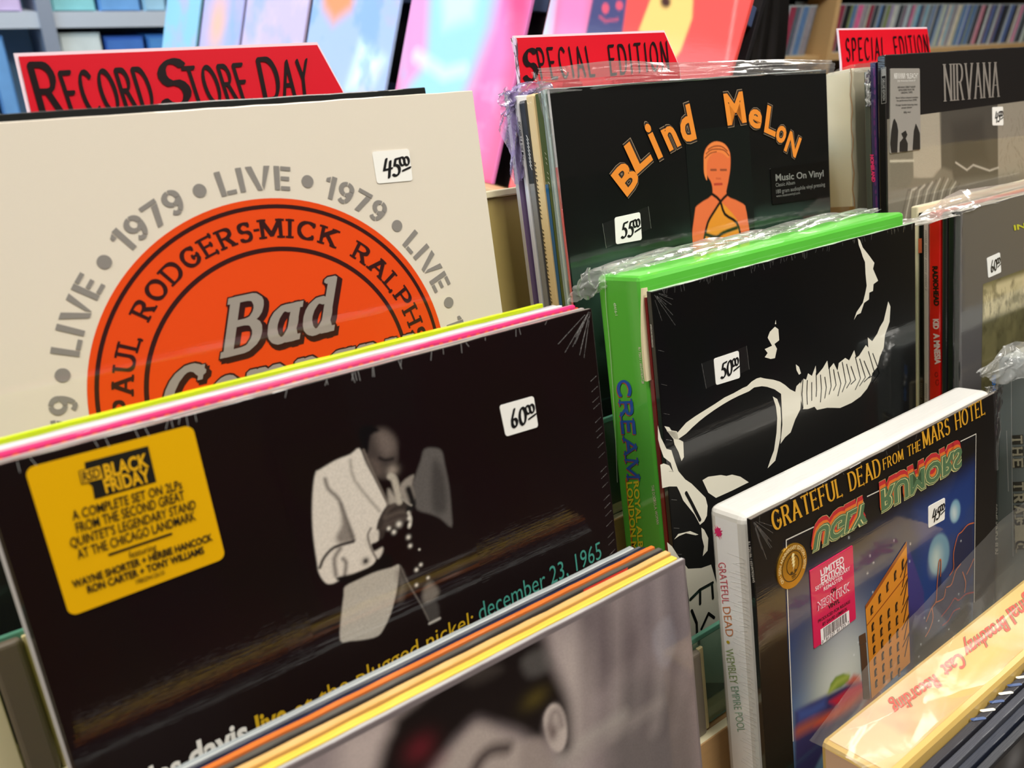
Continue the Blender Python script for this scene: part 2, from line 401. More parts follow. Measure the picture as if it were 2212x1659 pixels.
# --- soft printed picture: vertex inks on a fine grid
def picture(T, fr, u0, u1, v0, v1, base, layers, step=1.0, lift=0.1, name='cover_picture', grain=0.0, mottle=0.0, parent=None, coat=1.0, warp=None, label=None, rough=.45):
    nu, nv = int((u1 - u0) / step) + 1, int((v1 - v0) / step) + 1
    U, V = np.meshgrid(np.linspace(u0, u1, nu), np.linspace(v0, v1, nv)); C = np.empty((nv, nu, 3)); C[:] = lin(base)
    def fbm(sc, seed):
        r = np.random.RandomState(seed); out = np.zeros_like(U)
        for o in range(4):
            g = r.rand(64, 64); x = (U / sc * 2 ** o) % 63; y = (V / sc * 2 ** o) % 63
            i, j = y.astype(int), x.astype(int); a, b = y - i, x - j; a = a * a * (3 - 2 * a); b = b * b * (3 - 2 * b)
            out += ((g[i, j] * (1 - b) + g[i, (j + 1) % 64] * b) * (1 - a) + (g[(i + 1) % 64, j] * (1 - b) + g[(i + 1) % 64, (j + 1) % 64] * b) * a) / 2 ** o
        return out / 1.875
    for ly in layers:
        kind = ly[0]
        if kind == 'poly':                   # polygon (pixels), colour, softness in mm, opacity
            _, pts, col, soft, op = ly; P = np.array(fr.pxs(pts)); D = np.full(U.shape, 1e9); ins = np.zeros(U.shape, bool)
            for a, b in zip(P, np.roll(P, -1, 0)):
                e = b - a; L2 = (e @ e) or 1; t = np.clip(((U - a[0]) * e[0] + (V - a[1]) * e[1]) / L2, 0, 1)
                D = np.minimum(D, np.hypot(U - a[0] - t * e[0], V - a[1] - t * e[1]))
                c = ((a[1] > V) != (b[1] > V)) & (U < (b[0] - a[0]) * (V - a[1]) / ((b[1] - a[1]) or 1e-9) + a[0]); ins ^= c
            sd = np.where(ins, D, -D); al = np.clip(sd / max(soft, .01) * .5 + .5, 0, 1); al = al * al * (3 - 2 * al) * op
        elif kind == 'line':                 # polyline (pixels), colour, width mm, softness, opacity
            _, pts, col, wd, soft, op = ly; P = np.array(fr.pxs(pts)); D = np.full(U.shape, 1e9)
            for a, b in zip(P[:-1], P[1:]):
                e = b - a; L2 = (e @ e) or 1; t = np.clip(((U - a[0]) * e[0] + (V - a[1]) * e[1]) / L2, 0, 1)
                D = np.minimum(D, np.hypot(U - a[0] - t * e[0], V - a[1] - t * e[1]))
            al = np.clip((wd / 2 - D) / max(soft, .01) * .5 + .5, 0, 1) * op
        elif kind == 'blob':                 # centre px, radii mm, colour, opacity
            _, c0, ru, rv, col, op = ly; c = fr.px(c0); al = np.exp(-(((U - c[0]) / ru) ** 2 + ((V - c[1]) / rv) ** 2) * 1.2) * op
        elif kind == 'grad':                 # vertical gradient v_a..v_b
            _, va, vb, col, op = ly; al = np.clip((V - va) / (vb - va), 0, 1) * op
        elif kind == 'noise':                # scale mm, colour, opacity, seed, threshold
            _, sc, col, op, seed, th = ly; al = np.clip((fbm(sc, seed) - th) * 5, 0, 1) * op
        C = C * (1 - al[..., None]) + np.array(lin(col)) * al[..., None]
    if mottle: C *= (1 + mottle * (fbm(14, 5) - .5) * 2)[..., None]
    Vv = fr.O[None, :] + (U.reshape(-1, 1) * fr.U + V.reshape(-1, 1) * fr.V + lift * fr.N) / 1000.0 - T.loc
    idx = np.arange(nu * nv).reshape(nv, nu)
    Q = np.stack([idx[:-1, :-1], idx[1:, :-1], idx[1:, 1:], idx[:-1, 1:]], -1).reshape(-1, 4)
    me = bpy.data.meshes.new(name); me.vertices.add(nu * nv); me.vertices.foreach_set('co', Vv.astype(np.float32).ravel())
    me.loops.add(Q.size); me.loops.foreach_set('vertex_index', Q.astype(np.int32).ravel())
    me.polygons.add(len(Q)); me.polygons.foreach_set('loop_start', (np.arange(len(Q)) * 4).astype(np.int32))
    me.update(calc_edges=True)
    at = me.color_attributes.new('ink', 'FLOAT_COLOR', 'POINT'); at.data.foreach_set('color', np.c_[C.reshape(-1, 3), np.ones(nu * nv)].astype(np.float32).ravel())
    me.materials.append(print_mat(rough, coat, grain)); o = bpy.data.objects.new(name, me); COL.objects.link(o); o.parent = parent or T.o
    if label: o['label'] = label
    return o

# --- price stickers with handwriting
WHITE_STK = mat((238, 238, 234), rough=.55)
BLACK_PEN = mat((14, 14, 16), rough=.4)
def price(T, fr, q, text, tape=None, nibw=.05):
    c = fr.pxs(q); f = quadmap(c); w = np.hypot(*(np.array(c[1]) - c[0])); h = np.hypot(*(np.array(c[3]) - c[0]))
    pts = [f(x / w, y / h) for x, y in rrect(w, h, min(w, h) * .09)]
    V = [fr.pt(u, v, .22 * LK) for u, v in pts] + [fr.pt(u, v, .1) for u, v in pts]; n = len(pts)
    st = T.add('price_sticker', V, [list(range(n))[::-1]] + [[i, (i + 1) % n, n + (i + 1) % n, n + i] for i in range(n)], WHITE_STK, label='small white price sticker with handwritten price')
    polys = []; nib = nibpoly(nibw, nibw * .55, .7)
    x = .22
    for ch in text[:2]:
        for l in GL[ch][1]: polys += stroke_polys([(x + p[0] * .42 * .85 + p[1] * .05, .22 + p[1] * .52) for p in l], nib)
        x += .25
    for k in range(2):
        for l in GL['0'][1]: polys += stroke_polys([(x - .02 + p[0] * .26, .5 + p[1] * .26) for p in l], [(a * .8, b * .8) for a, b in nib])
        x += .12
    polys += stroke_polys([(x - .2, .34), (x + .0, .42)], nib)
    put(T, 'handwriting', fr, polys, lambda a, b: f(a, 1 - b), BLACK_PEN, .34, parent=st)
    if tape:
        strokes(T, 'tape_edge', fr, [[tape[1], tape[2]], [tape[3], tape[0]]], film(milk=.35, scale=900), .3, .18)
        shapes(T, 'clear_tape', fr, [tape], film(milk=.015, scale=300, strength=.1, gloss=.25), lift=.14)
    return st
def sticker(T, fr, q, col, r=2.0, px=True, lift=.25, name='sticker', label=None, coat=.6):
    c = fr.pxs(q) if px else q; f = quadmap(c); w = np.hypot(*(np.array(c[1]) - c[0])); h = np.hypot(*(np.array(c[3]) - c[0]))
    pts = [f(x / w, y / h) for x, y in rrect(w, h, r)]; n = len(pts)
    V = [fr.pt(u, v, lift * LK) for u, v in pts] + [fr.pt(u, v, .08) for u, v in pts]
    return T.add(name, V, [list(range(n))[::-1]] + [[i, (i + 1) % n, n + (i + 1) % n, n + i] for i in range(n)], mat(col, rough=.4, coat=coat), label=label)

def creases(T, fr, lines, seed=0, w=.28, milk=.55):
    o = strokes(T, 'wrap_creases', fr, lines, film(milk=milk, scale=300), w, .12, px=False); o['kind'] = 'stuff'; return o
def crease_set(seed, W=314, corner='r', n_edge=26, top=30, side=None):
    r = random.Random(seed); ls = []
    for k in range(top):
        u = r.uniform(4, W - 4); L = r.uniform(1.5, 5); ls.append([(u, .6), (u + r.uniform(-1.5, 1.5), .6 + L)])
    cx = W - 1 if corner == 'r' else 1; sg = -1 if corner == 'r' else 1
    for k in range(9):
        a = r.uniform(.35, 1.3); l0, l1 = r.uniform(2, 8), r.uniform(12, 34); ls.append([(cx + sg * l0 * math.cos(a), l0 * math.sin(a)), (cx + sg * l1 * math.cos(a), l1 * math.sin(a))])
    ex = W - 2 if (side or corner) == 'r' else 2
    for k in range(n_edge):
        v = 40 + k * (170 / n_edge) + r.uniform(-2, 2); ls.append([(ex - 5 * (1 if ex > 9 else -1), v + 2.2), (ex, v)])
    return ls
# --- crumpled plastic film
def sheet(T, name, P, nu, nv, amp, m, seed=1, freq=5.0, parent=None, label=None, thick=None):
    """P(a, b) -> world point for a, b in 0..1, plus crumple"""
    r = np.random.RandomState(seed); K = [(r.randn(2) * freq, r.rand() * 6.28, r.randn(3)) for _ in range(10)]
    V = []
    for j in range(nv + 1):
        for i in range(nu + 1):
            a, b = i / nu, j / nv; p = np.array(P(a, b), float); d = np.zeros(3)
            for k, ph, dv in K: d += dv * (1 - 2 * abs(math.sin((k[0] * a * 3 + k[1] * b * 3) * .5 + ph)) ** .7)
            V.append(p + d * amp / 1000.0 / 3)
    Fc = [[j * (nu + 1) + i, j * (nu + 1) + i + 1, (j + 1) * (nu + 1) + i + 1, (j + 1) * (nu + 1) + i] for j in range(nv) for i in range(nu)]
    return T.add(name, V, Fc, m, parent=parent, label=label, smooth=True)
def grid_pts(rows):                          # bilinear interpolation over rows of world points
    R = [np.array(r) for r in rows]
    def f(a, b):
        def along(r, t): t *= len(r) - 1; i = min(int(t), len(r) - 2); return r[i] * (1 - (t - i)) + r[i + 1] * (t - i)
        b *= len(R) - 1; j = min(int(b), len(R) - 2)
        return along(R[j], a) * (1 - (b - j)) + along(R[j + 1], a) * (b - j)
    return f

# ================================================================== the room
def room():
    wallm = mat((150, 140, 124), rough=.8, noise=.12, nscale=3); floorm = mat((92, 84, 74), rough=.6, noise=.2, nscale=8)
    ceilm = mat((225, 222, 214), rough=.9)
    x0, x1, y0, y1, t = -1.7, 5.2, -3.2, 3.7, .1
    structure('floor', boxv((x0, y0, -t), (x1, y1, 0)), BOXF, floorm)
    structure('ceiling', boxv((x0, y0, CEIL), (x1, y1, CEIL + t)), BOXF, ceilm)
    structure('wall_back', boxv((x0, y1, 0), (x1, y1 + t, CEIL)), BOXF, wallm)
    pw = bpy.data.materials.new('mat_reflection_wall'); pw.use_nodes = True; nt = pw.node_tree; b = nt.nodes['Principled BSDF']; b.inputs['Roughness'].default_value = .7  # colour patches added on the unseen wall as blotchy reflections for glossy covers
    tc = nt.nodes.new('ShaderNodeTexCoord'); vo = nt.nodes.new('ShaderNodeTexVoronoi'); vo.distance = 'CHEBYCHEV'; vo.inputs['Scale'].default_value = 2.6; nt.links.new(tc.outputs['Object'], vo.inputs['Vector'])
    mm = nt.nodes.new('ShaderNodeMix'); mm.data_type = 'RGBA'; mm.blend_type = 'MULTIPLY'; mm.inputs[0].default_value = 1; mm.inputs[7].default_value = (.10, .06, .065, 1)
    nt.links.new(vo.outputs['Color'], mm.inputs[6]); nt.links.new(mm.outputs[2], b.inputs['Base Color'])
    structure('wall_front', boxv((x0, y0 - t, 0), (x1, y0, CEIL)), BOXF, pw)
    structure('wall_right', boxv((x1, y0, 0), (x1 + t, y1, CEIL)), BOXF, mat((84, 72, 62), rough=.8, noise=.4, nscale=3))
    w = 'wall_left'
    wy0, wy1, wz0, wz1 = .85, 3.15, 1.05, 2.45
    bm = []; V = []; Fc = []
    for a, b in (((x0 - t, y0, 0), (x0, wy0, CEIL)), ((x0 - t, wy1, 0), (x0, y1, CEIL)), ((x0 - t, wy0, 0), (x0, wy1, wz0)), ((x0 - t, wy0, wz1), (x0, wy1, CEIL))):
        k = len(V); V += boxv(a, b); Fc += [[k + i for i in f] for f in BOXF]
    structure(w, V, Fc, wallm)
    glass = bpy.data.materials.new('mat_glow_pane'); glass.use_nodes = True; nt = glass.node_tree
    em = nt.nodes.new('ShaderNodeEmission'); em.inputs[0].default_value = (.6, .8, 1, 1); em.inputs[1].default_value = 1.6
    nt.links.new(em.outputs[0], nt.nodes['Material Output'].inputs[0])
    win = structure('added_window', boxv((x0 - .06, wy0, wz0), (x0 - .05, wy1, wz1)), BOXF, glass)  # unseen window added for the blue cast, its pane glows
    V, Fc = [], []
    for a, b in (((x0 - .08, wy0, wz0), (x0 + .01, wy0 + .05, wz1)), ((x0 - .08, wy1 - .05, wz0), (x0 + .01, wy1, wz1)), ((x0 - .08, 1.98, wz0), (x0, 2.02, wz1)), ((x0 - .08, wy0, wz0), (x0 + .01, wy1, wz0 + .05)), ((x0 - .08, wy0, wz1 - .05), (x0 + .01, wy1, wz1))):
        k = len(V); V += boxv(a, b); Fc += [[k + i for i in f] for f in BOXF]
    fo = structure('added_window_frame', V, Fc, mat((210, 210, 205), rough=.5)); del fo['kind']; fo.parent = win
room()
LAMPW = ['over the middle bins', 'behind the photographer, centre', 'over the left end of the bins', 'over the right end of the bins', 'behind the photographer, right', 'over the pastel rack, added to brighten the far shelf', 'over the far right aisle, added to brighten the cases']
for i, (x, y) in enumerate(PANELS):          # fluorescent fittings
    T = Thing('ceiling_light', 'flat fluorescent ceiling light panel ' + LAMPW[i], 'ceiling light', (x, y, CEIL - .03), 'fluorescent panels on the ceiling')
    V, Fc = [], []
    for a, b in (((x - .32, y - .62, CEIL - .06), (x - .29, y + .62, CEIL)), ((x + .29, y - .62, CEIL - .06), (x + .32, y + .62, CEIL)), ((x - .29, y - .62, CEIL - .06), (x + .29, y - .59, CEIL)), ((x - .29, y + .59, CEIL - .06), (x + .29, y + .62, CEIL))):
        k = len(V); V += boxv(a, b); Fc += [[k + i_ for i_ in f] for f in BOXF]
    T.add('frame', V, Fc, mat((230, 230, 226), rough=.4))

# ================================================================== record bins
def bins():
    T = Thing('record_bin', 'stepped tan record bin of three columns with acrylic dividers', 'record bin', P3(372, 300, -760))
    wood = mat((214, 200, 150), rough=.5, noise=.08, nscale=20, stretch=(2, 60, 60)); tan = mat((186, 164, 100), rough=.42, noise=.05, nscale=6)
    ply = mat((178, 140, 92), rough=.6, noise=.15, nscale=30, stretch=(2, 40, 40)); taupe = mat((112, 102, 88), rough=.4, coat=.3)
    edge = mat((232, 222, 186), rough=.5)
    acr = bpy.data.materials.new('mat_acrylic'); acr.use_nodes = True; nt = acr.node_tree; b = nt.nodes['Principled BSDF']
    b.inputs['Base Color'].default_value = lin((178, 214, 196)) + (1,); b.inputs['Roughness'].default_value = .06; b.inputs['Transmission Weight'].default_value = .85
    acre = mat((92, 150, 128), rough=.25, coat=.5)
    f0 = Frame(P3(0, 0, 0), XA, DN, NF)
    X0, X1 = -420, 1120
    # back panel behind the top row, with a pale top edge
    slab(T, 'back_panel', f0, X0, X1, 17, 420, -530, -521, [tan, edge, edge], bev=.8)
    slab(T, 'top_edging', f0, X0, X1, 11.5, 16.6, -533, -518, edge, bev=.8)
    for s0, s1, hb in ((442, 520, -262), (356, 440, -402), (276, 354, -550), (176, 272, -696)):
        slab(T, 'base_board', f0, X0, X1, -hb, -hb + 14, -s1, -s0, ply, bev=.8)
        slab(T, 'front_rail', f0, X0, X1, -hb - 22 + 20, -hb + 44, -s0 + 1, -s0 + 9, [ply, edge, edge], bev=.8)
    slab(T, 'front_panel', f0, X0, X1, 706, 1000, -174, -164, tan, bev=.8)
    for s, h, hb in ((440, -183, -262), (358.5, -327, -402), (274, -470, -550)):
        slab(T, 'acrylic_divider', f0, X0, X1, -h + 4, -hb - 2, -s - 3, -s, acr, bev=0, label='clear acrylic divider with green edge')
        slab(T, 'divider_edge', f0, X0, X1, -h, -h + 4, -s - 3.2, -s + .2, acre, bev=.6)
    for c in (-372, 0, 371, 742):
        # narrow posts that part the columns
        for s, h, hb in ((439.5, -184, -262), (357.5, -333, -402)):
            slab(T, 'column_post', f0, c - 28.5, c - 14.2, -h, -hb - 2, -s, -s + 6, taupe, bev=2.5, segs=3)
            slab(T, 'post_strip', f0, c - 14, c - 9, -h + 1, -hb - 2, -s, -s + 2.5, wood, bev=.5)
    slab(T, 'cream_panel', f0, X0 + 8, -29, 200, 260, -438.5, -434, edge, bev=.6)
    for c in (-419, 1114):
        slab(T, 'end_panel', f0, c, c + 8, 40, 712, -530, -178, tan, bev=.8)
    # lower body so that the bin stands on the floor
    a, b = P3(X0, 500, -700), P3(X1, 200, -700)
    T.add('cabinet', boxv((a[0], b[1] - .0, .02), (b[0], a[1] + .12, min(a[2], b[2]) - .13)), BOXF, tan)
    return T
bins()

# ================================================================== records
def rec(label, x0, s, h, th=4.0, cover=(20, 18, 20), edge=(222, 218, 208), spine=None, w=314, H=314, cat='record', group=None, name='record_sleeve', coat=1.0, bev=.5, jit=.25, rough=.45, wrinkle=0.0, part='jacket', erough=.6, segs=2):
    T = Thing(name, label, cat, P3(x0 + w / 2, s + th / 2, h - H), group)
    fr = Frame(P3(x0, s, h), XA, DN, NF); sp = Frame(P3(x0, s, h), DN, NF, -XA)
    cm = mat(cover, rough=rough, coat=coat, wrinkle=wrinkle); em = mat(edge, rough=erough, coat=.5 if coat > .5 else 0, noise=.12, nscale=40, stretch=(1, 60, 60), bump=.3, bscale=30, wrinkle=.6)
    sm = mat(spine or cover, rough=rough, coat=coat, wrinkle=wrinkle)
    slab(T, part, fr, 0, w, 0, H, -th, 0, [cm, em, sm], bev=bev, nx=24 if jit else 1, jit=jit, segs=segs)
    return T, fr, sp
def sub(o, sc):                              # crop coordinates to photo pixels
    return lambda pts: [(o[0] + x / sc, o[1] + y / sc) for x, y in pts]

# ---------------- left column, back row
def orange_disc_record():
    T, fr, sp = rec('white sleeve with big orange disc and grey ring lettering LIVE 1979', -8, 464, 54, 4.5, cover=(222, 214, 200), edge=(226, 220, 206), rough=.5)
    G = INK((138, 134, 130)); O = INK((226, 74, 22)); D = INK((52, 24, 24))
    c = 157
    disc = shapes(T, 'orange_disc', fr, [ellipse(c, c, 107.2, 107.2, 120)], O, .12, False)
    def ring(r0, r1, n=140):
        V, Fc = [], []
        for k in range(n):
            t = 2 * math.pi * k / n
            V += [fr.pt(c + r0 * math.cos(t), c + r0 * math.sin(t), .2 * LK), fr.pt(c + r1 * math.cos(t), c + r1 * math.sin(t), .2 * LK)]
        Fc = [[2 * k, 2 * k + 1, (2 * k + 3) % (2 * n), (2 * k + 2) % (2 * n)] for k in range(n)]
        T.add('printed_ring', V, Fc, D)
    ring(101.6, 103.8); ring(77.5, 80.0)
    for k in range(6):
        a = 2 + 60.4 * k if k < 4 else 2 - 60.4 * (6 - k)
        for txt, off, half in (('LIVE', 0, 10.0), ('1979', 30.3, 10.0)):
            p, w = stencil_polys(txt)
            put(T, 'lettering', fr, p, arcmap(c, c, 111.8, 13.2, w, a + off - half, a + off + half), G, .18)
        for off in (-15, 15): 
            t = math.radians(a + off); put(T, 'bullet', fr, [ellipse(c + 118.4 * math.sin(t), c - 118.4 * math.cos(t), 3.6, 3.6, 20)], lambda x, y: (x, y), G, .18)
    for txt, a0, a1 in (('PAUL RODGERS', -85.5, -2.8), ('.', -1.2, .2), ('MICK RALPHS', 1.5, 86), ('BOZ BURRELL', 92, 172), ('SIMON KIRKE', 188, 268)):
        txt = txt.replace('Z', 'S')
        lettering(T, fr, txt, SLAB, 0, 0, 0, D, .22, fmap=lambda w, a0=a0, a1=a1: arcmap(c, c, 85.6, 9.6, w, a0, a1))
    GRY = INK((152, 146, 140))
    for txt, q in (('Bad', ((492, 764), (702, 712), (508, 648))), ('Company', ((352, 925), (868, 795), (372, 802)))):
        p0, p1, p2 = q
        cap = {'B': 1}; 
        lettering(T, fr, txt, heavier(HEAVY, .05), *[(x + 7, y + 7) for x, y in q], D, .2)
        lettering(T, fr, txt, heavier(HEAVY, .035), *[(x + 3, y + 3) for x, y in q], D, .26)
        lettering(T, fr, txt, heavier(HEAVY, .035), *q, D, .32)
        lettering(T, fr, txt, HEAVY, *q, GRY, .42)
    price(T, fr, ((803, 328), (883, 322), (891, 390), (814, 397)), '45')
GL['C'] = GL['C']
orange_disc_record()
rec('black shrink-wrapped sleeve just behind the white orange-disc sleeve', -39, 470.5, 58.5, 4, cover=(24, 26, 26), edge=(40, 44, 42), wrinkle=1.0, coat=1)
rec('clear-wrapped pale sleeve behind the black one and the white orange-disc sleeve', -18, 476, 55, 3.6, cover=(150, 160, 165), edge=(200, 205, 205), wrinkle=1)

# ---------------- left column, middle row
def trumpeter_record():
    T, fr, sp = rec('black sleeve with trumpeter in white jacket and yellow square sticker', -8, 368.4, -84, 3.6, cover=(20, 8, 9), edge=(150, 142, 134), spine=(14, 12, 12), wrinkle=.5)
    Z = sub((600, 900), 3.19)
    L = [('poly', Z([(560, 218), (500, 260), (400, 300), (290, 365), (262, 385), (245, 480), (237, 640), (245, 820), (270, 1000), (285, 1080), (330, 1145), (375, 1150), (420, 1130), (560, 1070), (640, 1030), (675, 975), (640, 880), (690, 850), (680, 770), (720, 660), (755, 610), (730, 560), (690, 480), (640, 380), (600, 300)]), (214, 206, 196), .7, 1),
         ('poly', Z([(465, 1170), (560, 1120), (690, 1060), (780, 1040), (835, 1020), (832, 1100), (815, 1220), (780, 1350), (735, 1450), (690, 1510), (600, 1535), (500, 1545), (430, 1540), (440, 1350), (455, 1230)]), (176, 170, 160), .7, 1),
         ('poly', Z([(1010, 225), (1080, 215), (1130, 240), (1150, 330), (1180, 480), (1195, 640), (1197, 760), (1120, 700), (1050, 670), (960, 640), (940, 560), (925, 480), (950, 400), (985, 300)]), (92, 88, 86), 1.2, 1),
         ('poly', Z([(1060, 380), (1090, 300), (1150, 420), (1160, 640), (1070, 640)]), (60, 57, 56), 3, .8),
         ('poly', Z([(590, 180), (640, 110), (720, 90), (790, 130), (820, 200), (830, 290), (800, 350), (790, 400), (740, 430), (690, 420), (640, 370), (600, 290)]), (66, 58, 55), 1.5, 1),
         ('poly', Z([(680, 110), (740, 100), (800, 160), (800, 240), (740, 270), (690, 200)]), (112, 100, 94), 4, .9),
         ('poly', Z([(640, 300), (700, 310), (720, 380), (680, 400)]), (96, 84, 78), 3, .8),
         ('line', Z([(700, 285), (740, 300), (790, 290)]), (24, 20, 20), 1.5, .8, 1),
         ('blob', Z([(790, 370)])[0], 3.5, 3, (150, 138, 128), .9),
         ('poly', Z([(560, 90), (640, 60), (700, 95), (640, 130), (620, 250), (580, 230)]), (12, 9, 10), 1.2, 1),
         ('line', Z([(590, 230), (650, 370), (740, 560), (755, 620)]), (120, 110, 102), 1.2, .5, .8),
         ('line', Z([(500, 300), (530, 440), (700, 650)]), (150, 142, 134), 1.5, .8, .8),
         ('poly', Z([(430, 600), (460, 680), (500, 760), (525, 850), (430, 872), (400, 830), (440, 740)]), (120, 112, 106), 2, .9),
         ('line', Z([(325, 430), (350, 500), (420, 570), (470, 700), (523, 850)]), (84, 76, 72), 1.6, 1, .9),
         ('line', Z([(290, 1040), (320, 970), (390, 900), (520, 860)]), (40, 34, 34), 1.6, .6, 1),
         ('line', Z([(400, 1090), (390, 980), (430, 910)]), (90, 82, 78), 2.2, 1, .8), ('line', Z([(460, 1100), (470, 1010), (450, 980)]), (80, 72, 70), 2, 1, .8),
         ('poly', Z([(400, 1110), (520, 1080), (660, 1020), (720, 950), (780, 960), (780, 1030), (600, 1090), (470, 1150)]), (14, 10, 10), 1, 1),
         ('blob', Z([(605, 995)])[0], 2.2, 2.2, (30, 26, 26), 1),
         ('poly', Z([(850, 460), (935, 400), (925, 470), (945, 560), (900, 600), (850, 540)]), (150, 142, 134), 1, .9),
         ('poly', Z([(760, 500), (800, 540), (830, 600), (770, 620)]), (170, 162, 152), 1.5, .9),
         ('poly', Z([(720, 660), (760, 610), (850, 590), (910, 620), (915, 690), (860, 740), (850, 770), (760, 770), (720, 840), (690, 830), (685, 740)]), (54, 47, 44), 1, 1),
         ('line', Z([(740, 700), (830, 660), (905, 655)]), (92, 82, 76), 2, 1.2, .8), ('line', Z([(740, 740), (830, 705), (900, 700)]), (84, 74, 70), 2, 1.2, .8),
         ('line', Z([(725, 765), (800, 745), (850, 742)]), (74, 64, 60), 2, 1, .8), ('line', Z([(735, 690), (760, 640), (800, 610)]), (88, 78, 72), 1.6, 1, .7), ('poly', Z([(590, 860), (640, 810), (690, 780), (690, 850), (640, 880), (660, 930), (720, 900), (715, 945), (675, 975)]), (206, 198, 188), 1, 1), ('line', Z([(640, 770), (620, 820), (640, 900), (675, 970)]), (96, 88, 84), 1.2, .6, .9),
         ('line', Z([(900, 500), (930, 600), (900, 640)]), (26, 24, 24), 3.5, 1, 1),
         ('line', Z([(775, 410), (800, 430), (820, 500), (838, 585)]), (176, 168, 156), 3.6, .8, 1),
         ('line', Z([(850, 560), (900, 600), (920, 610)]), (150, 144, 136), 1, .5, 1), ('line', Z([(900, 660), (915, 710), (905, 760)]), (196, 190, 180), 1.6, .6, .9),
         ('poly', Z([(1000, 1200), (1050, 1140), (1110, 1200), (1080, 1260), (1010, 1290)]), (120, 112, 104), 2, .9),
         ('poly', Z([(1005, 1310), (1095, 1275), (1110, 1385), (1055, 1415)]), (70, 66, 64), 1.5, .9), ('line', Z([(1045, 1425), (1115, 1390)]), (190, 184, 176), 1.2, .6, 1),
         ('line', Z([(845, 1030), (900, 1150), (990, 1300), (1040, 1400)]), (110, 104, 98), .8, .5, .8),
         ('line', Z([(835, 1080), (860, 1160), (840, 1250)]), (110, 104, 98), 4, 2, .6)]
    for p, r in (((765, 770), 1.8), ((800, 795), 2), ((905, 700), 1.8), ((908, 745), 1.5), ((835, 740), 2.6), ((900, 830), 2), ((912, 890), 1.8), ((955, 1055), 1.8), ((985, 1020), 1.6), ((955, 1160), 1.6), ((975, 915), 1), ((1035, 1110), 1.5)):
        L.append(('blob', Z([p])[0], r * .62, r * .62, (225, 220, 210), 1))
    L = [(l[0], smoothc(l[1], 3, l[0] == 'poly')) + l[2:] if l[0] in ('poly', 'line') else l for l in L]
    picture(T, fr, 112, 212, 22, 162, (20, 8, 9), L, step=.5, lift=.1, grain=.08, name='trumpeter_picture', label='black-and-white print of a person playing a trumpet')
    # yellow sticker
    st = sticker(T, fr, ((52, 1012), (415, 917), (487, 1205), (150, 1332)), (226, 172, 8), r=3.5, label='yellow square sticker with black text')
    K = mat((18, 16, 8), rough=.5); Y = mat((226, 172, 8), rough=.5)
    shapes(T, 'black_plate', fr, [[(182, 998), (319, 962.5), (337, 1040), (204, 1077.5), (199, 1050), (188, 1040)]], K, .36, parent=st)
    shapes(T, 'plate_border', fr, [[(169, 1016.5), (216, 1003), (224.5, 1033), (175.5, 1046)]], K, .40, parent=st)
    shapes(T, 'small_plate', fr, [[(171.5, 1018), (214.5, 1005.5), (222, 1032), (177.5, 1043.5)]], Y, .43, parent=st)
    tx = [('RSD', (180, 1040), (217, 1029), (176, 1020), K, .02), ('BLACK', (227, 1032), (321, 1006), (221, 1004), Y, .03), ('FRIDAY', (228.5, 1063.5), (326, 1038), (221, 1036), Y, .03),
          ('A COMPLETE SET ON 2LPs', (157, 1123), (393, 1054), (153, 1103), K, .012), ('FROM THE SECOND GREAT', (166, 1150), (399, 1078), (161, 1129), K, .012),
          ('QUINTET\u2019S LEGENDARY STAND', (153, 1182), (423, 1097), (149, 1162), K, .012), ('AT THE CHICAGO LANDMARK', (169, 1206.6), (423, 1121), (163.7, 1187), K, .012),
          ('featuring', (279, 1204.6), (337.7, 1186), (276.5, 1190), K, 0), ('WAYNE SHORTER + HERBIE HANCOCK', (158, 1269), (459, 1165), (154, 1254), K, .03),
          ('RON CARTER + TONY WILLIAMS', (190, 1280), (441, 1193), (186, 1265), K, .03), ('198029412615I', (294, 1261), (355, 1239), (292, 1251), K, 0)]
    for t, a, b, c, m, bo in tx: type_(T, fr, t, a, b, c, m, bold=bo, lift=.48, parent=st)
    strokes(T, 'rule', fr, [[(236, 1196.6), (368.7, 1151.8)]], K, 1.1, .45, parent=st)
    Wt = INK((225, 222, 216)); Ye = INK((196, 158, 30)); Te = INK((70, 148, 134))
    type_(T, fr, 'miles', (262, 1737), (394, 1671), (254, 1690), Wt, bold=.03)
    type_(T, fr, 'davis', (411, 1662), (538, 1600), (402, 1612), Wt, bold=.03)
    type_(T, fr, 'live', (557, 1592), (622, 1560), (549, 1548), Ye, bold=.03)
    type_(T, fr, 'at the plugged nickel:', (640, 1551), (1023, 1349.5), (634, 1516), Ye, bold=.0)
    type_(T, fr, 'december 23, 1965', (1036, 1343), (1299, 1205), (1030, 1304), Te, bold=-.004)
    price(T, fr, ((1078, 876), (1152, 855), (1162, 922), (1092, 943)), '60')
    creases(T, fr, crease_set(1))
trumpeter_record()
rec('grey-black sleeve, first behind the trumpeter sleeve', -9, 373.2, -85.2, 3.2, cover=(60, 58, 60), edge=(150, 146, 142), wrinkle=.6)
rec('pale grey sleeve, second behind the trumpeter sleeve', -6, 377.4, -84.5, 3.2, cover=(150, 144, 142), edge=(176, 168, 162), wrinkle=.6)
def pink_record():
    T, fr, sp = rec('bright pink sleeve with orange dots behind the trumpeter sleeve', -5, 381.6, -82.2, 4.2, w=310, cover=(214, 44, 110), edge=(226, 120, 160), spine=(214, 44, 110), bev=1.3)
    ps = []
    for k in range(52):
        for r in range(2): ps.append(ellipse(4 + k * 6 + r * 3, 3.2 + r * 4, 1.7, 1.5, 10))
    shapes(T, 'printed_dots', fr, ps, INK((240, 92, 60)), .12, False)
pink_record()
rec('dark maroon sleeve, first behind the bright pink sleeve', -8, 387, -84.5, 3, cover=(70, 24, 40), edge=(96, 40, 60), wrinkle=.6)
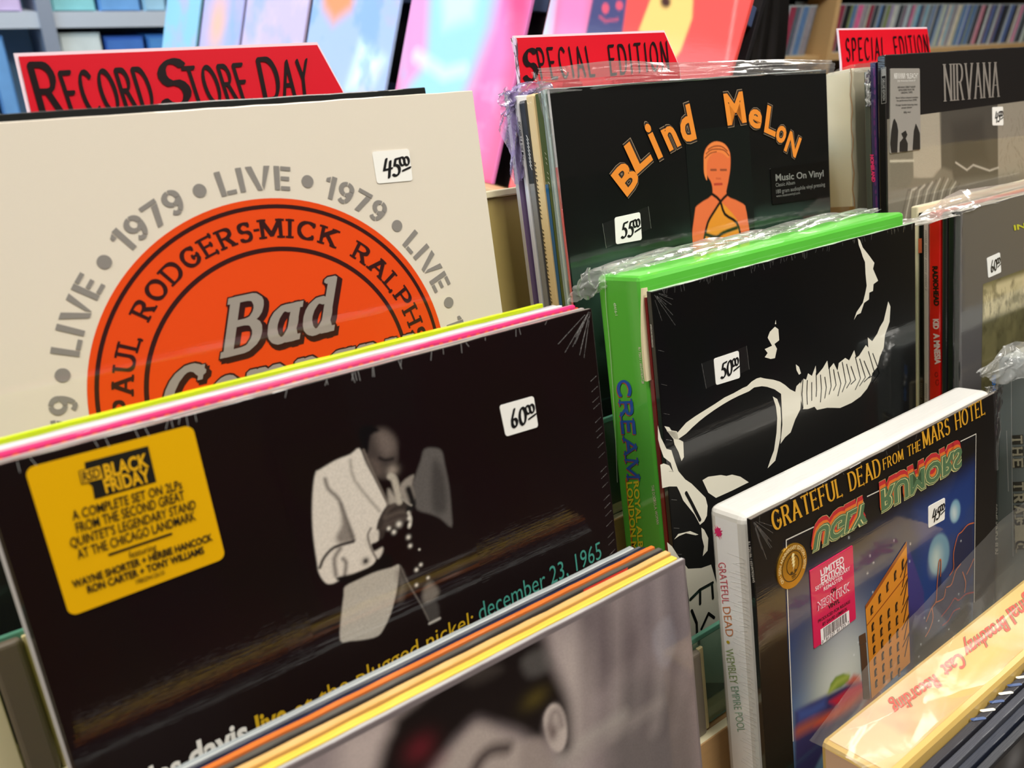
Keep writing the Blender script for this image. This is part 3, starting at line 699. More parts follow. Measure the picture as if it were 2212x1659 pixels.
rec('white sleeve, second behind the bright pink sleeve', -10, 391, -82.4, 3.4, cover=(225, 222, 226), edge=(196, 190, 200), spine=(128, 120, 112), w=312, wrinkle=.6)
rec('white sleeve, third behind the bright pink sleeve', -11, 395.4, -82.6, 3.6, cover=(210, 208, 210), edge=(170, 164, 170), spine=(120, 112, 104), w=312, wrinkle=.8)
rec('silver-grey sleeve, just in front of the yellow-green sleeve', -11, 400, -84.6, 3.4, cover=(150, 148, 150), edge=(198, 192, 190), w=310, wrinkle=1.0)
rec('acid yellow-green sleeve at the back of the left middle row', -10, 406.5, -81.8, 4.4, cover=(196, 216, 20), edge=(200, 216, 24), spine=(200, 214, 40), w=309)

# ---------------- left column, front row
def portrait_record():
    T, fr, sp = rec('grey sleeve with blurred close-up portrait of dark-haired person', -4, 312.7, -231, 3.2, cover=(120, 110, 112), edge=(176, 174, 174), spine=(120, 112, 110), wrinkle=.4)
    Z = sub((700, 1100), 2.765)
    hair = (22, 14, 15); skin = (178, 164, 158)
    L = [('grad', 0, 314, (172, 156, 156), .7),
         ('noise', 40, (92, 80, 84), .55, 3, .5),
         ('poly', Z([(1500, 560), (1700, 480), (1900, 700), (1850, 900), (1700, 1000), (1560, 900)]), (86, 74, 80), 17.6, .75),
         ('poly', Z([(1900, 450), (2150, 330), (2190, 800), (2100, 1000), (1960, 800)]), (112, 104, 112), 12.8, .7),
         ('poly', Z([(1350, 760), (1500, 760), (1600, 1000), (1560, 1500), (1450, 1659), (1400, 1300)]), (186, 172, 168), 12.8, .8),
         ('poly', Z([(1750, 1050), (2000, 950), (2200, 1100), (2210, 1650), (1700, 1659)]), (98, 92, 92), 16.0, .8),
         ('poly', Z([(1960, 740), (2060, 640), (2100, 800), (2050, 940), (1990, 900)]), (150, 146, 156), 3.0, .6),
         *[('line', Z([(1500 + 62 * k, 560 - 24 * k), (1490 + 66 * k, 900), (1500 + 60 * k, 1300)]), ((206, 192, 188), (64, 54, 58), (150, 138, 138), (96, 84, 88))[k % 4], 5 + (k * 7) % 5, 7, .3) for k in range(11)],
         ('line', Z([(1350, 1546), (1560, 1380), (1780, 1240)]), (176, 168, 162), 5, 6, .8), ('line', Z([(1500, 1500), (1750, 1330), (2000, 1160)]), (160, 150, 146), 4, 6, .7),
         ('poly', Z([(250, 1290), (420, 1200), (600, 1150), (400, 1480), (300, 1700), (100, 1700), (100, 1400)]), (196, 180, 176), 9.6, .9),
         ('poly', Z([(430, 1230), (620, 1080), (880, 830), (1100, 760), (1300, 750), (1340, 880), (1400, 1000), (1460, 1140), (1480, 1300), (1470, 1420), (1420, 1440), (1400, 1300), (1385, 1200), (1340, 1240), (1310, 1390), (1240, 1380), (1150, 1330), (1050, 1300), (960, 1270), (900, 1260), (840, 1310), (760, 1400), (650, 1560), (560, 1720), (300, 1720), (340, 1450), (390, 1330)]), hair, 7, 1),
         ('poly', Z([(1180, 900), (1300, 830), (1360, 900), (1330, 970), (1220, 1000)]), (104, 100, 98), 4.0, .55),
         ('poly', Z([(820, 1000), (960, 920), (1060, 960), (900, 1040)]), (78, 70, 66), 5.0, .5),
         ('blob', Z([(1260, 1130)])[0], 9, 6, (98, 84, 30), .5), ('blob', Z([(570, 1430)])[0], 9, 8, (120, 30, 44), .5),
         ('poly', Z([(600, 1720), (680, 1540), (800, 1390), (900, 1290), (980, 1290), (1050, 1330), (1200, 1390), (1310, 1420), (1330, 1720)]), skin, 5, 1),
         ('poly', Z([(1180, 1420), (1330, 1400), (1400, 1720), (1200, 1720)]), (150, 136, 132), 5.0, .7),
         ('line', Z([(880, 1600), (930, 1500), (1000, 1440), (1090, 1425)]), (50, 36, 38), 6, 4, 1),
         ('line', Z([(560, 1700), (640, 1560), (700, 1500)]), (120, 70, 76), 5, 6, .5),
         ('poly', Z([(1310, 1250), (1350, 1170), (1400, 1170), (1440, 1240), (1450, 1360), (1420, 1440), (1370, 1440), (1330, 1370)]), (196, 182, 176), 1.5, 1),
         ('line', Z([(1345, 1300), (1365, 1220), (1400, 1215), (1420, 1290)]), (120, 106, 104), 3, 2.5, .8), ('blob', Z([(1365, 1330)])[0], 4, 6, (110, 94, 92), .9)]
    L = [(l[0], smoothc(l[1], 3, l[0] == 'poly')) + l[2:] if l[0] in ('poly', 'line') else l for l in L]
    picture(T, fr, 2, 312, 3, 312, (150, 136, 138), L, step=1.0, grain=.06, name='portrait_picture', label='blurred black-and-white close-up portrait print')
portrait_record()
rec('bright yellow sleeve, first behind the blurred portrait sleeve', -5, 318, -231.8, 4.6, cover=(238, 208, 84), edge=(226, 190, 76))
rec('tan cardboard sleeve between the yellow and dark grey sleeves', -3, 324, -230.8, 4.6, cover=(206, 160, 92), edge=(214, 170, 108), w=313)
T_, fr_, sp_ = rec('dark grey sleeve with a red corner print behind the tan sleeve', -4, 329.6, -229.8, 3.8, cover=(58, 54, 52), edge=(88, 84, 78), w=313, wrinkle=1)
shapes(T_, 'red_print', fr_, [[(250, .5), (284, .5), (278, 12), (262, 16), (246, 12)]], INK((214, 60, 50)), .15, False)
rec('thin orange-brown sleeve behind the dark grey sleeve', -6, 334.2, -229, 3.2, cover=(206, 112, 52), edge=(208, 112, 44), w=313)
rec('navy shrink-wrapped sleeve behind the thin orange sleeve', -8, 338, -230.5, 3.6, cover=(16, 20, 44), edge=(24, 28, 56), w=313, wrinkle=1)
rec('black sleeve with silver edge, front left bin, behind the navy one', -9, 342.2, -231, 3.2, cover=(20, 20, 24), edge=(88, 90, 98), w=313, wrinkle=1)
rec('glossy white sleeve at the back of the front left stack', -11, 346.4, -231.6, 4, cover=(190, 194, 194), edge=(150, 156, 158), w=312, wrinkle=1)

# ---------------- middle column, back row
def orange_letter_record():
    T, fr, sp = rec('black sleeve with wobbly orange lettering and orange-clad figure', 366, 460, 51, 3.4, cover=(17, 17, 17), edge=(96, 92, 90), spine=(206, 200, 196), wrinkle=.25)
    Z = sub((1400, 0), 2.724)
    skin = (226, 112, 66)
    L = [('grad', 70, 175, (20, 28, 24), 1), ('poly', [(1200, 560), (1350, 520), (1500, 500), (1640, 480), (1800, 470), (1900, 700), (1200, 800)], (40, 62, 52), 14, .9), ('noise', 46, (12, 14, 14), .8, 11, .5),
         ('line', [(1230, 590), (1330, 565), (1440, 560)], (66, 86, 78), 9, 9, .6), ('line', [(1640, 470), (1720, 455), (1790, 460)], (52, 74, 66), 8, 8, .7)]
    picture(T, fr, 1, 313, 60, 313, (17, 17, 17), L, step=1.6, name='cloud_picture')
    P = [('poly', Z([(275, 1560), (272, 1260), (300, 1200), (372, 1150), (372, 1080), (345, 1030), (328, 960), (332, 890), (360, 850), (402, 835), (450, 850), (480, 900), (482, 990), (470, 1070), (462, 1150), (540, 1190), (578, 1250), (582, 1560)]), skin, .8, 1),
         ('poly', Z([(330, 900), (360, 850), (402, 832), (450, 850), (478, 900), (470, 930), (440, 905), (400, 895), (365, 915), (345, 960), (345, 1060), (328, 1020), (326, 950)]), (236, 132, 70), .6, 1),
         ('line', Z([(352, 880), (385, 862), (430, 862), (464, 888)]), (120, 50, 34), 1.0, .4, .9), ('line', Z([(340, 905), (375, 880), (440, 882), (474, 915)]), (120, 50, 34), 1.0, .4, .9), ('line', Z([(334, 930), (365, 902), (400, 893)]), (120, 50, 34), .9, .4, .9),
         ('line', Z([(368, 1000), (398, 1000)]), (110, 60, 44), 1.5, .6, .9), ('line', Z([(425, 1000), (458, 1000)]), (110, 60, 44), 1.5, .6, .9), ('line', Z([(400, 1050), (425, 1052)]), (190, 84, 54), 1.2, .6, .8), ('line', Z([(390, 1085), (432, 1083)]), (176, 60, 46), 1.8, .6, 1),
         ('poly', Z([(325, 1560), (330, 1420), (350, 1300), (420, 1190), (430, 1190), (520, 1290), (545, 1400), (550, 1560)]), (226, 146, 48), .7, 1),
         ('line', Z([(372, 1140), (420, 1180), (450, 1260), (520, 1310), (545, 1400)]), (24, 20, 18), 2.4, .6, 1), ('line', Z([(470, 1140), (430, 1180), (390, 1240), (350, 1310), (330, 1400)]), (24, 20, 18), 2.4, .6, 1), ('line', Z([(340, 1380), (400, 1395), (440, 1370), (520, 1340)]), (24, 20, 18), 3, .8, 1)]
    P = [(l[0], smoothc(l[1], 3, l[0] == 'poly')) + l[2:] for l in P]
    picture(T, fr, 128, 205, 38, 175, (17, 17, 17), [('grad', 6, 8, (20, 26, 24), .6)] + P, step=.6, lift=.3, name='figure_picture', coat=1, label='printed figure in an orange top')
    O = INK((232, 140, 54)); K = INK((52, 44, 40)); Wl = INK((150, 130, 110))
    for ch, a, b, c in (('B', (1352, 424), (1382, 386), (1319, 381)), ('L', (1373, 375), (1408, 343), (1347, 319)), ('i', (1419, 342), (1430, 335), (1388, 270)), ('n', (1444, 325), (1469, 311), (1417, 264)), ('d', (1474, 309), (1503, 297), (1459, 238)),
                        ('M', (1570, 269), (1611, 262), (1561, 206)), ('e', (1613, 267), (1641, 279), (1622, 216)), ('L', (1649, 283), (1673, 294), (1656, 229)), ('o', (1672, 300), (1692, 311), (1684, 254)), ('N', (1692, 323), (1717, 340), (1705, 284))):
        type_(T, fr, ch, a, b, c, Wl, bold=.085, lift=.36); type_(T, fr, ch, a, b, c, K, bold=.07, lift=.4); type_(T, fr, ch, a, b, c, O, bold=.03, lift=.44)
    st = sticker(T, fr, ((1662.5, 364), (1785.5, 347), (1789, 424), (1667, 442)), (12, 12, 12), r=1.2, lift=.5, label='black label with grey lettering')
    g = mat((120, 120, 118), rough=.5)
    for t, a, b, c, bo in (('Music On Vinyl', (1673.5, 391), (1777, 381), (1672.7, 377), .02), ('Classic Album', (1673.5, 404), (1715, 398), (1673, 396), 0), ('180 gram audiophile vinyl pressing', (1674.6, 418.5), (1780, 402), (1674, 410), 0), ('www.musiconvinyl.com', (1675, 426.5), (1726, 419), (1674.6, 421), 0)):
        type_(T, fr, t, a, b, c, g, bold=bo, lift=.6, parent=st)
    price(T, fr, ((1327, 470), (1382, 458), (1386, 518), (1330, 528)), '55', tape=((1301, 483), (1400, 446), (1406, 493), (1309, 536)))
    # clear polythene bag standing proud of the sleeve
    f = fr
    rows = [[f.pt(-7, -13.5, -1), f.pt(60, -15.5, -4), f.pt(150, -11, -1), f.pt(230, -11.5, -3), f.pt(325, -8, -1)], [f.pt(-8, -6, 1), f.pt(60, -6, .8), f.pt(150, -5, 1), f.pt(230, -5, 1), f.pt(326, -4, .5)], [f.pt(-8, 3, .9), f.pt(60, 1, .7), f.pt(150, 1, .8), f.pt(230, 1, .8), f.pt(326, 3, .9)]]
    sheet(T, 'poly_bag', grid_pts(rows), 160, 14, 1.1, film(milk=.16, scale=60, gloss=.35), seed=4, freq=7)
    rows = [[f.pt(-8, -13, -6), f.pt(-8, -10, 0)], [f.pt(-3, 20, -6), f.pt(-1.2, 20, 1)], [f.pt(-2, 314, -6), f.pt(-1, 314, 1)]]
    sheet(T, 'poly_bag', grid_pts(rows), 8, 120, .8, film(milk=.12, scale=60, gloss=.35), seed=5, freq=5)
    shapes(T, 'spine_colour', sp, [[(52, -3), (52, -.2), (314, -.2), (314, -2)]], INK((206, 52, 50)), .2, False)
orange_letter_record()
def spine_rec(label, x0, s, h, th, spine, edge=None, **k):
    return rec(label, x0, s, h, th, cover=k.pop('cover', spine), edge=edge or spine, spine=spine, **k)
T_, f_, s_ = spine_rec('pale glossy grey-green sleeve just behind the orange-lettered black sleeve', 365, 464.2, 51.8, 2.6, (176, 196, 190), wrinkle=1)
T_, f_, s_ = spine_rec('grey-green thin sleeve between the olive sleeve and the pale one', 365.5, 467.4, 51.2, 2.6, (120, 140, 134), wrinkle=1)
T_, f_, s_ = spine_rec('olive green sleeve with blue strip along its spine', 366, 470.6, 50.2, 6.6, (64, 78, 34), (70, 84, 40))
shapes(T_, 'blue_strip', s_, [[(62, -6.6), (62, -3), (314, -3), (314, -6.6)]], INK((8, 84, 128)), .15, False)
for k in range(16): strokes(T_, 'spine_print', s_, [[(40 + k * 3.4, -2.4), (41.6 + k * 3.4, -1.2)]], INK((200, 196, 170)), .35, .2, px=False) if k % 4 < 3 and k < 8 else None
T_, f_, s_ = spine_rec('cream sleeve with worn spine and small black lettering', 365, 477.8, 51, 9.6, (222, 196, 146), (234, 214, 170), bev=1.6, rough=.55)
r_ = random.Random(4)
ln = []
for k in range(64):
    u = 46 + k * 3.0
    if k in (14, 15, 38): continue
    ln += [[(u, -8.9), (u + r_.uniform(.8, 2), -6.4)], [(u + 1.2, -r_.uniform(6.6, 8.6)), (u + 2, -r_.uniform(6.6, 8.6))]]
strokes(T_, 'spine_print', s_, ln, INK((34, 28, 24)), .5, .2, px=False)
T_, f_, s_ = spine_rec('grey and charcoal sleeve with diagonal white dashes on its spine', 364.5, 488, 48, 6.4, (132, 132, 132), (96, 92, 92), cover=(90, 90, 92))
shapes(T_, 'dark_spine_band', s_, [[(2, -6.3), (2, -.1), (58, -.1), (58, -6.3)]], INK((46, 52, 54)), .12, False)
shapes(T_, 'brown_spine_band', s_, [[(150, -6.3), (150, -.1), (314, -.1), (314, -6.3)]], INK((104, 84, 58)), .12, False)
strokes(T_, 'dashes', s_, [[(24 + k * 2.6, -2.2), (27.5 + k * 2.6, -.3)] for k in range(9)], INK((225, 225, 220)), .6, .3, px=False)
T_, f_, s_ = spine_rec('white sleeve with small black spine lettering beside the lilac-wrapped one', 363.5, 495, 52, 5, (214, 214, 218), (200, 198, 206), bev=1.0)
type_(T_, s_, 'BOOKER T & THE M.G.s', (1120, 263), (1129.5, 346), (1124.6, 263), INK((24, 24, 28)), bold=.01)
T_, f_, s_ = spine_rec('lilac crumple-wrapped sleeve at the very back of the middle column', 360, 501, 55, 5, (186, 182, 180), (190, 180, 206), cover=(120, 96, 140), H=316)
f = f_
sheet(T_, 'crumpled_wrap', grid_pts([[f.pt(-7, -3, 3), f.pt(8, -5, 3), f.pt(40, -4, 3)], [f.pt(-12, 14, 3), f.pt(2, 14, 3), f.pt(38, 3, 3)], [f.pt(-5, 62, 2), f.pt(1, 62, 2), f.pt(6, 40, 2)]]), 26, 40, 2.4, film((196, 180, 232), .5, scale=90, gloss=.5), seed=9, freq=9)

# ---------------- middle column, middle row
def green_box():
    T, fr, sp = rec('thick green box set with big blue spine lettering in a plastic bag', 366, 389, -76.5, 43, cover=(88, 186, 62), edge=(112, 206, 84), spine=(84, 176, 58), cat='box set', name='boxed_set', bev=3.2, jit=0, coat=.8, H=318, part='box')
    Bl = INK((34, 84, 176)); Rd = INK((188, 76, 60)); Ye = INK((226, 208, 40))
    q = ((1335, 824), (1357, 1030), (1360, 822))
    lettering(T, sp, 'CREAM', dict(nib=nibpoly(.06, .14, 0, 8), serif=.17, sth=.05, track=.28), *[(x - 1.5, y + 2) for x, y in q], Rd, .2)
    lettering(T, sp, 'CREAM', dict(nib=nibpoly(.06, .14, 0, 8), serif=.17, sth=.05, track=.28), *q, Bl, .3)
    type_(T, sp, 'ROYAL ALBERT HALL', (1369.5, 1040), (1388, 1300), (1380, 1038), Ye, bold=.03)
    type_(T, sp, 'LONDON MAY 2-3-5-6', (1354.5, 1042), (1374, 1305), (1366, 1040), Ye, bold=.03)
    type_(T, sp, '49416-1', (1325.5, 654), (1330, 681), (1331, 653.5), INK((220, 236, 210)))
    strokes(T, 'orange_stripe', sp, [[(1353, 1036), (1368, 1200), (1380, 1330)]], INK((206, 96, 40)), 1.4, .2)
    fm = film((255, 255, 255), .34, scale=60, gloss=.4)
    f = Frame(P3(366, 389, -76.5), XA, NF, -DN)     # over the top: across, towards the front, up
    sheet(T, 'poly_bag', grid_pts([[f.pt(-4, -47, 2), f.pt(70, -46, 7), f.pt(150, -46, 4), f.pt(230, -46, 5), f.pt(318, -45, 2)], [f.pt(-3, -34, 3), f.pt(70, -30, 5.5), f.pt(150, -26, 3), f.pt(230, -30, 4), f.pt(318, -30, 2)], [f.pt(-2, -24, 1.6), f.pt(40, -14, 1.5), f.pt(150, -20, 1.0), f.pt(230, -22, 1), f.pt(318, -24, 1)]]), 150, 24, 1.3, fm, seed=12, freq=6)
    b = P3(366, 432, -76.5)
    g = Frame(P3(366, 431, -76.5), XA, DN, NF)
    sheet(T, 'poly_bag', grid_pts([[g.pt(-13, -4, 0), g.pt(-4, -6, 3), g.pt(30, -5, 6)], [g.pt(-22, 6, 0), g.pt(-6, 5, 5), g.pt(4, 4, 14)], [g.pt(-27, 14, -2), g.pt(-12, 15, 1), g.pt(-1, 12, 4)]]), 36, 24, 1.3, film((255, 255, 255), .26, scale=60, gloss=.4), seed=13, freq=6)
    strokes(T, 'bag_seam', sp, [[(1311, 602), (1313, 660), (1322, 760), (1331, 900), (1337, 1040)]], film((255, 255, 255), .55, scale=60), .7, .9, smooth=4)
green_box()
def red_record():
    T, fr, sp = rec('dark red sleeve with slipped cream inner sleeve beside the green box', 366, 384, -90, 4.4, cover=(92, 8, 16), edge=(210, 196, 168), spine=(112, 8, 20), rough=.4)
    Wt = INK((226, 206, 200))
    type_(T, sp, 'R1 75011 / 603497839728', (1379.5, 750), (1387.5, 828), (1384.3, 750), Wt)
    type_(T, sp, 'THE DOORS/L.A. WOMAN', (1407.5, 1048), (1419.5, 1132), (1413, 1047), Wt)
    g = Frame(P3(366, 386, -76), XA, DN, NF); V = []; n = 18
    for k in range(n + 1):                    # the inner sleeve bows out to the left of the jacket
        t = k / n; v = 8 + t * 62; bow = -4.8 * math.sin(math.pi * min(1, t * .62)) - .2
        V += [g.pt(bow, v, 0), g.pt(4, v, -.6), g.pt(bow, v, -2.2)]
    Fc = []
    for k in range(n):
        a, b = 3 * k, 3 * k + 3; Fc += [[a, a + 1, b + 1, b], [a + 2, a, b, b + 2], [a + 1, a + 2, b + 2, b + 1]]
    T.add('inner_sleeve', V, Fc, mat((226, 214, 178), rough=.6), smooth=False, label='cream paper inner sleeve')
red_record()
def black_white_record():
    T, fr, sp = rec('black sleeve with big white brush shapes, price fifty', 366, 379.6, -86, 4.2, cover=(14, 14, 15), edge=(176, 196, 172), spine=(18, 18, 20), wrinkle=.0, rough=.35)
    Wt = INK((228, 224, 208))
    a = sub((1440, 640), 3.607); b = sub((1400, 500), 2.724); c = sub((1400, 900), 3.319)
    polys = [a([(85, 1060), (150, 985), (220, 935), (300, 885), (380, 835), (450, 788), (520, 755), (590, 715), (625, 700), (660, 665), (700, 640), (730, 632), (760, 640), (830, 650), (880, 665), (920, 690), (960, 725), (1000, 745), (1010, 700), (1040, 670), (1050, 760), (1040, 880), (1000, 960), (965, 1060), (920, 1100), (885, 1150), (900, 1000), (895, 870), (890, 760), (840, 725), (780, 705), (740, 700), (680, 710), (640, 740), (560, 775), (500, 805), (440, 840), (370, 885), (300, 935), (250, 975), (200, 1020), (150, 1070), (85, 1115), (60, 1112), (0, 1050), (40, 1050)]),
             a([(825, 780), (860, 800), (885, 870), (890, 960), (885, 1100), (862, 1210), (845, 1280), (785, 1340), (805, 1280), (835, 1200), (855, 1060), (860, 950), (850, 860)]),
             a([(1040, 690), (1060, 640), (1085, 650), (1100, 600), (1130, 620), (1160, 540), (1165, 620), (1215, 560), (1250, 500), (1260, 570), (1300, 520), (1330, 580), (1340, 520), (1390, 480), (1420, 500), (1460, 420), (1475, 480), (1500, 460), (1550, 380), (1570, 400), (1565, 320), (1600, 350), (1640, 290), (1660, 240), (1690, 190), (1725, 40), (1742, 80), (1735, 200), (1700, 300), (1690, 400), (1660, 470), (1640, 550), (1600, 600), (1590, 660), (1560, 720), (1510, 780), (1440, 830), (1350, 870), (1250, 868), (1170, 885), (1150, 860), (1100, 878), (1060, 880), (1045, 800)]),
             a([(1005, 530), (1030, 550), (1045, 600), (1030, 612), (1010, 575)]),
             b([(1232, 40), (1245, 50), (1262, 95), (1290, 130), (1305, 150), (1330, 185), (1322, 220), (1352, 290), (1325, 310), (1322, 350), (1300, 360), (1298, 400), (1270, 420), (1250, 480), (1228, 490), (1210, 520), (1225, 475), (1262, 420), (1275, 370), (1285, 320), (1278, 250), (1275, 180), (1262, 150), (1250, 110), (1238, 80)]),
             b([(750, 520), (752, 545), (745, 545)]), b([(745, 560), (765, 575), (770, 640), (742, 662), (757, 690), (745, 745), (720, 750), (685, 740), (702, 715), (685, 692), (728, 672), (702, 625), (715, 590)]),
             c([(115, 68), (150, 75), (165, 98), (205, 105), (215, 160), (250, 180), (255, 290), (238, 318), (215, 250), (188, 200), (180, 160), (140, 110)]),
             c([(68, 62), (90, 150), (130, 230), (165, 240), (190, 320), (215, 390), (265, 450), (310, 480), (360, 530), (410, 580), (425, 640), (420, 710), (400, 750), (370, 775), (330, 700), (290, 650), (250, 600), (225, 540), (205, 500), (150, 500), (100, 512), (86, 345), (110, 335), (150, 350), (180, 400), (160, 330), (110, 290), (85, 220), (70, 160)]),
             c([(388, 455), (430, 430), (520, 418), (560, 425), (600, 415), (660, 430), (720, 470), (600, 530), (485, 582), (430, 545)]),
             c([(135, 900), (170, 930), (215, 1000), (285, 1090), (380, 1085), (450, 1060), (520, 1300), (540, 1900), (320, 1900), (300, 1500), (290, 1300), (270, 1150), (210, 1140), (150, 1020)]),
             c([(185, 880), (215, 840), (300, 820), (360, 845), (340, 850), (270, 835), (220, 855)]), c([(380, 795), (400, 810), (430, 870), (425, 960), (390, 1000), (400, 930), (385, 870)])]
    for p_ in polys: shapes(T, 'white_brush_shape', fr, [p_], Wt, .12)
    K = INK((14, 14, 15))
    S = [a([(1060 + 34 * k, 640 - 14 * k + (k % 3) * 30), (1052 + 38 * k, 760 - 10 * k), (1060 + 34 * k, 870 - 12 * k - (k % 4) * 18)]) for k in range(17)]
    for l_ in S: strokes(T, 'dark_brush_line', fr, [l_], K, 1.0, .2)
    for l_ in [c([(270, 545), (310, 620), (370, 740)]), c([(300, 1310), (370, 1240), (460, 1190)]), c([(370, 1240), (370, 1340)]), c([(310, 1390), (345, 1480), (350, 1620)]), c([(380, 1520), (430, 1410), (470, 1440)]), c([(455, 1200), (462, 1300)])]: strokes(T, 'dark_brush_line', fr, [l_], K, 2.6, .22)
    type_(T, sp, 'AMERICAN RECORDINGS', (1405.2, 700), (1409.2, 750), (1408.6, 700), INK((210, 208, 200)))
    creases(T, fr, crease_set(2, corner='l', n_edge=8, top=60))
    price(T, fr, ((1541, 775), (1595, 757), (1598, 816), (1546, 832)), '50', tape=((1515, 785), (1612, 747), (1618, 798), (1525, 839)))
black_white_record()

# ---------------- middle column, front row
def white_box():
    T, fr, sp = rec('thick white shrink-wrapped box set with red-to-green spine lettering', 366, 314.5, -225.5, 31, cover=(212, 210, 206), edge=(206, 205, 202), spine=(242, 242, 244), cat='box set', name='boxed_set', bev=6.5, segs=4, jit=0, coat=1, wrinkle=.8, H=314, part='box')
    r = random.Random(9)
    creases(T, sp, [[(30 + k * 3.1 + r.uniform(-1, 1), -r.uniform(1, 4)), (31 + k * 3.1 + r.uniform(-1.5, 1.5), -r.uniform(9, 17))] for k in range(84)], w=.3, milk=.5)
    for txt, q, col in (('GRATEFUL', ((1552, 1215), (1561, 1303), (1567.5, 1214)), (206, 60, 80)), ('DEAD', ((1561.5, 1311), (1569, 1374), (1578, 1310)), (206, 120, 60)), ('\u2022', ((1567.5, 1383), (1569, 1390), (1578, 1383)), (200, 176, 40)),
                        ('WEMBLEY', ((1567, 1402), (1578, 1476), (1584, 1401)), (130, 160, 90)), ('EMPIRE POOL', ((1579, 1483), (1594, 1580), (1595.5, 1482)), (120, 168, 140))):
        type_(T, sp, txt, *q, INK(col), bold=-.01 if txt != '\u2022' else .1)
    c = sp.px((1552, 1149)); pts = []
    for k in range(28):
        t = 2 * math.pi * k / 28; r = (4.6 if k % 2 else 2.9) * (1 + .25 * math.sin(k * 2.3)); pts.append((c[0] + r * math.cos(t), c[1] + r * .8 * math.sin(t)))
    shapes(T, 'pink_emblem', sp, [pts], INK((224, 40, 110)), .2, False)
white_box()
def hotel_record():
    T, fr, sp = rec('black sleeve with gold serif title and orange building picture', 366, 309.6, -226, 3.6, cover=(24, 20, 18), edge=(120, 112, 104), spine=(22, 20, 22), wrinkle=.3)
    Z = sub((1820, 1140), 4.61); Y = sub((1700, 1200), 3.615); Q = sub((1600, 880), 3.95); B = sub((1400, 1050), 2.724)
    L = [('grad', 50, 150, (36, 76, 132), .9), ('grad', 140, 230, (96, 140, 170), .75),
         ('poly', [(1700, 1180), (2110, 940), (2110, 1060), (1950, 1080), (1840, 1200), (1700, 1240)], (26, 24, 22), 18, 1), ('poly', [(1690, 1160), (2115, 925), (2115, 1000), (1900, 1110), (1690, 1230)], (24, 21, 20), 12, 1),
         ('poly', [(1980, 1100), (2110, 1000), (2110, 1300), (1990, 1400)], (30, 60, 130), 14, .8),
         ('noise', 60, (74, 70, 44), .25, 8, .55),
         ('blob', Y([(430, 980)])[0], 40, 42, (216, 222, 200), .95), ('blob', Y([(430, 860)])[0], 28, 50, (190, 196, 206), .5),
         ('poly', Z([(640, 140), (720, 380), (810, 640), (815, 940), (870, 1000), (900, 1700), (640, 1700)]), (62, 58, 124), 1.5, 1), ('poly', Z([(650, 900), (830, 960), (1000, 980), (1300, 500), (1330, 1700), (640, 1700)]), (22, 22, 20), 14, 1),
         ('blob', (2030, 1198), 13, 15.5, (96, 140, 160), .0),
         ('poly', ellipse(2028, 1197, 22, 45, 30, rot=.12), (110, 150, 172), 2, 1), ('poly', ellipse(2022, 1210, 10, 26, 24, rot=.12), (190, 206, 200), 9, .9),
         ('poly', ellipse(2063, 1104, 11, 25, 24, rot=.1), (120, 165, 190), 1.5, 1), ('poly', ellipse(2061, 1108, 5, 13, 24), (206, 220, 220), 5, .9),
         ('poly', Z([(815, 900), (925, 700), (950, 560), (970, 330), (990, 600), (1090, 450), (1110, 200), (1180, 20), (1300, -60), (1310, 420), (1190, 700), (880, 1100)]), (34, 34, 60), 3, .85),
         ('poly', Y([(320, 1075), (340, 1000), (380, 945), (440, 920), (490, 935), (480, 980), (420, 1030)]), (110, 140, 50), 1.5, 1), ('line', Y([(330, 1070), (390, 990), (470, 945)]), (178, 190, 90), 4, 3, .8),
         ('poly', Y([(460, 1000), (520, 930), (570, 940), (580, 1000), (500, 1040)]), (196, 84, 60), 3, .9),
         ('poly', Y([(60, 1220), (180, 1150), (330, 1080), (460, 1010), (590, 985), (620, 1060), (560, 1200), (420, 1350), (300, 1500), (200, 1700), (60, 1700)]), (50, 46, 92), 3, 1),
         ('poly', Y([(250, 1290), (400, 1180), (330, 1140), (480, 1040), (585, 990), (600, 1050), (500, 1170), (380, 1260), (210, 1330)]), (190, 36, 60), 3, 1),
         ('noise', 34, (44, 66, 140), .0, 21, .5),
         ('poly', Y([(80, 1210), (200, 1170), (300, 1110), (300, 1180), (210, 1250), (90, 1300)]), (62, 84, 150), 5, .9), ('line', Y([(90, 1370), (200, 1310), (330, 1260), (460, 1190), (590, 1090)]), (200, 98, 50), 6, 5, .8),
         ('poly', Y([(520, 1270), (660, 1060), (760, 1000), (700, 1200), (560, 1400)]), (150, 76, 36), 5, .9)]
    rr = random.Random(2)
    for _ in range(26): L.append(('blob', (rr.uniform(1710, 2090), rr.uniform(1120, 1420)), .8, .8, (230, 236, 240), .9))
    picture(T, fr, 29, 276, 27, 300, (22, 32, 66), L, step=1.1, name='painted_picture', label='painted scene of a tower block under two moons')
    Gd = INK((222, 164, 48)); Wh = INK((220, 216, 206))
    bq = Z([(222, 775), (632, 135), (668, 1340), (285, 1700)]); f = quadmap(fr.pxs(bq))
    put(T, 'printed_building', fr, [[(0, 0), (1, 0), (1, 1), (0, 1)]], f, INK((214, 138, 44)), .25)
    put(T, 'cornice', fr, [[(0, 0), (1, 0), (1, .035), (0, .035)], [(0, .2), (1, .25), (1, .262), (0, .213)]], f, INK((150, 78, 30)), .3)
    wp, wd = [], []
    for r in range(7):
        for k in range(5 if r == 0 else 4):
            x, y = .1 + k * .19, .1 if r == 0 else .15 + r * .118 + .035 * k
            wp.append([(x, y), (x + .03, y - .012), (x + .062, y - .004), (x + .062, y + .07), (x, y + .07)]); wd.append([(x + .036, y + .016), (x + .062, y + .014), (x + .062, y + .06), (x + .036, y + .06)])
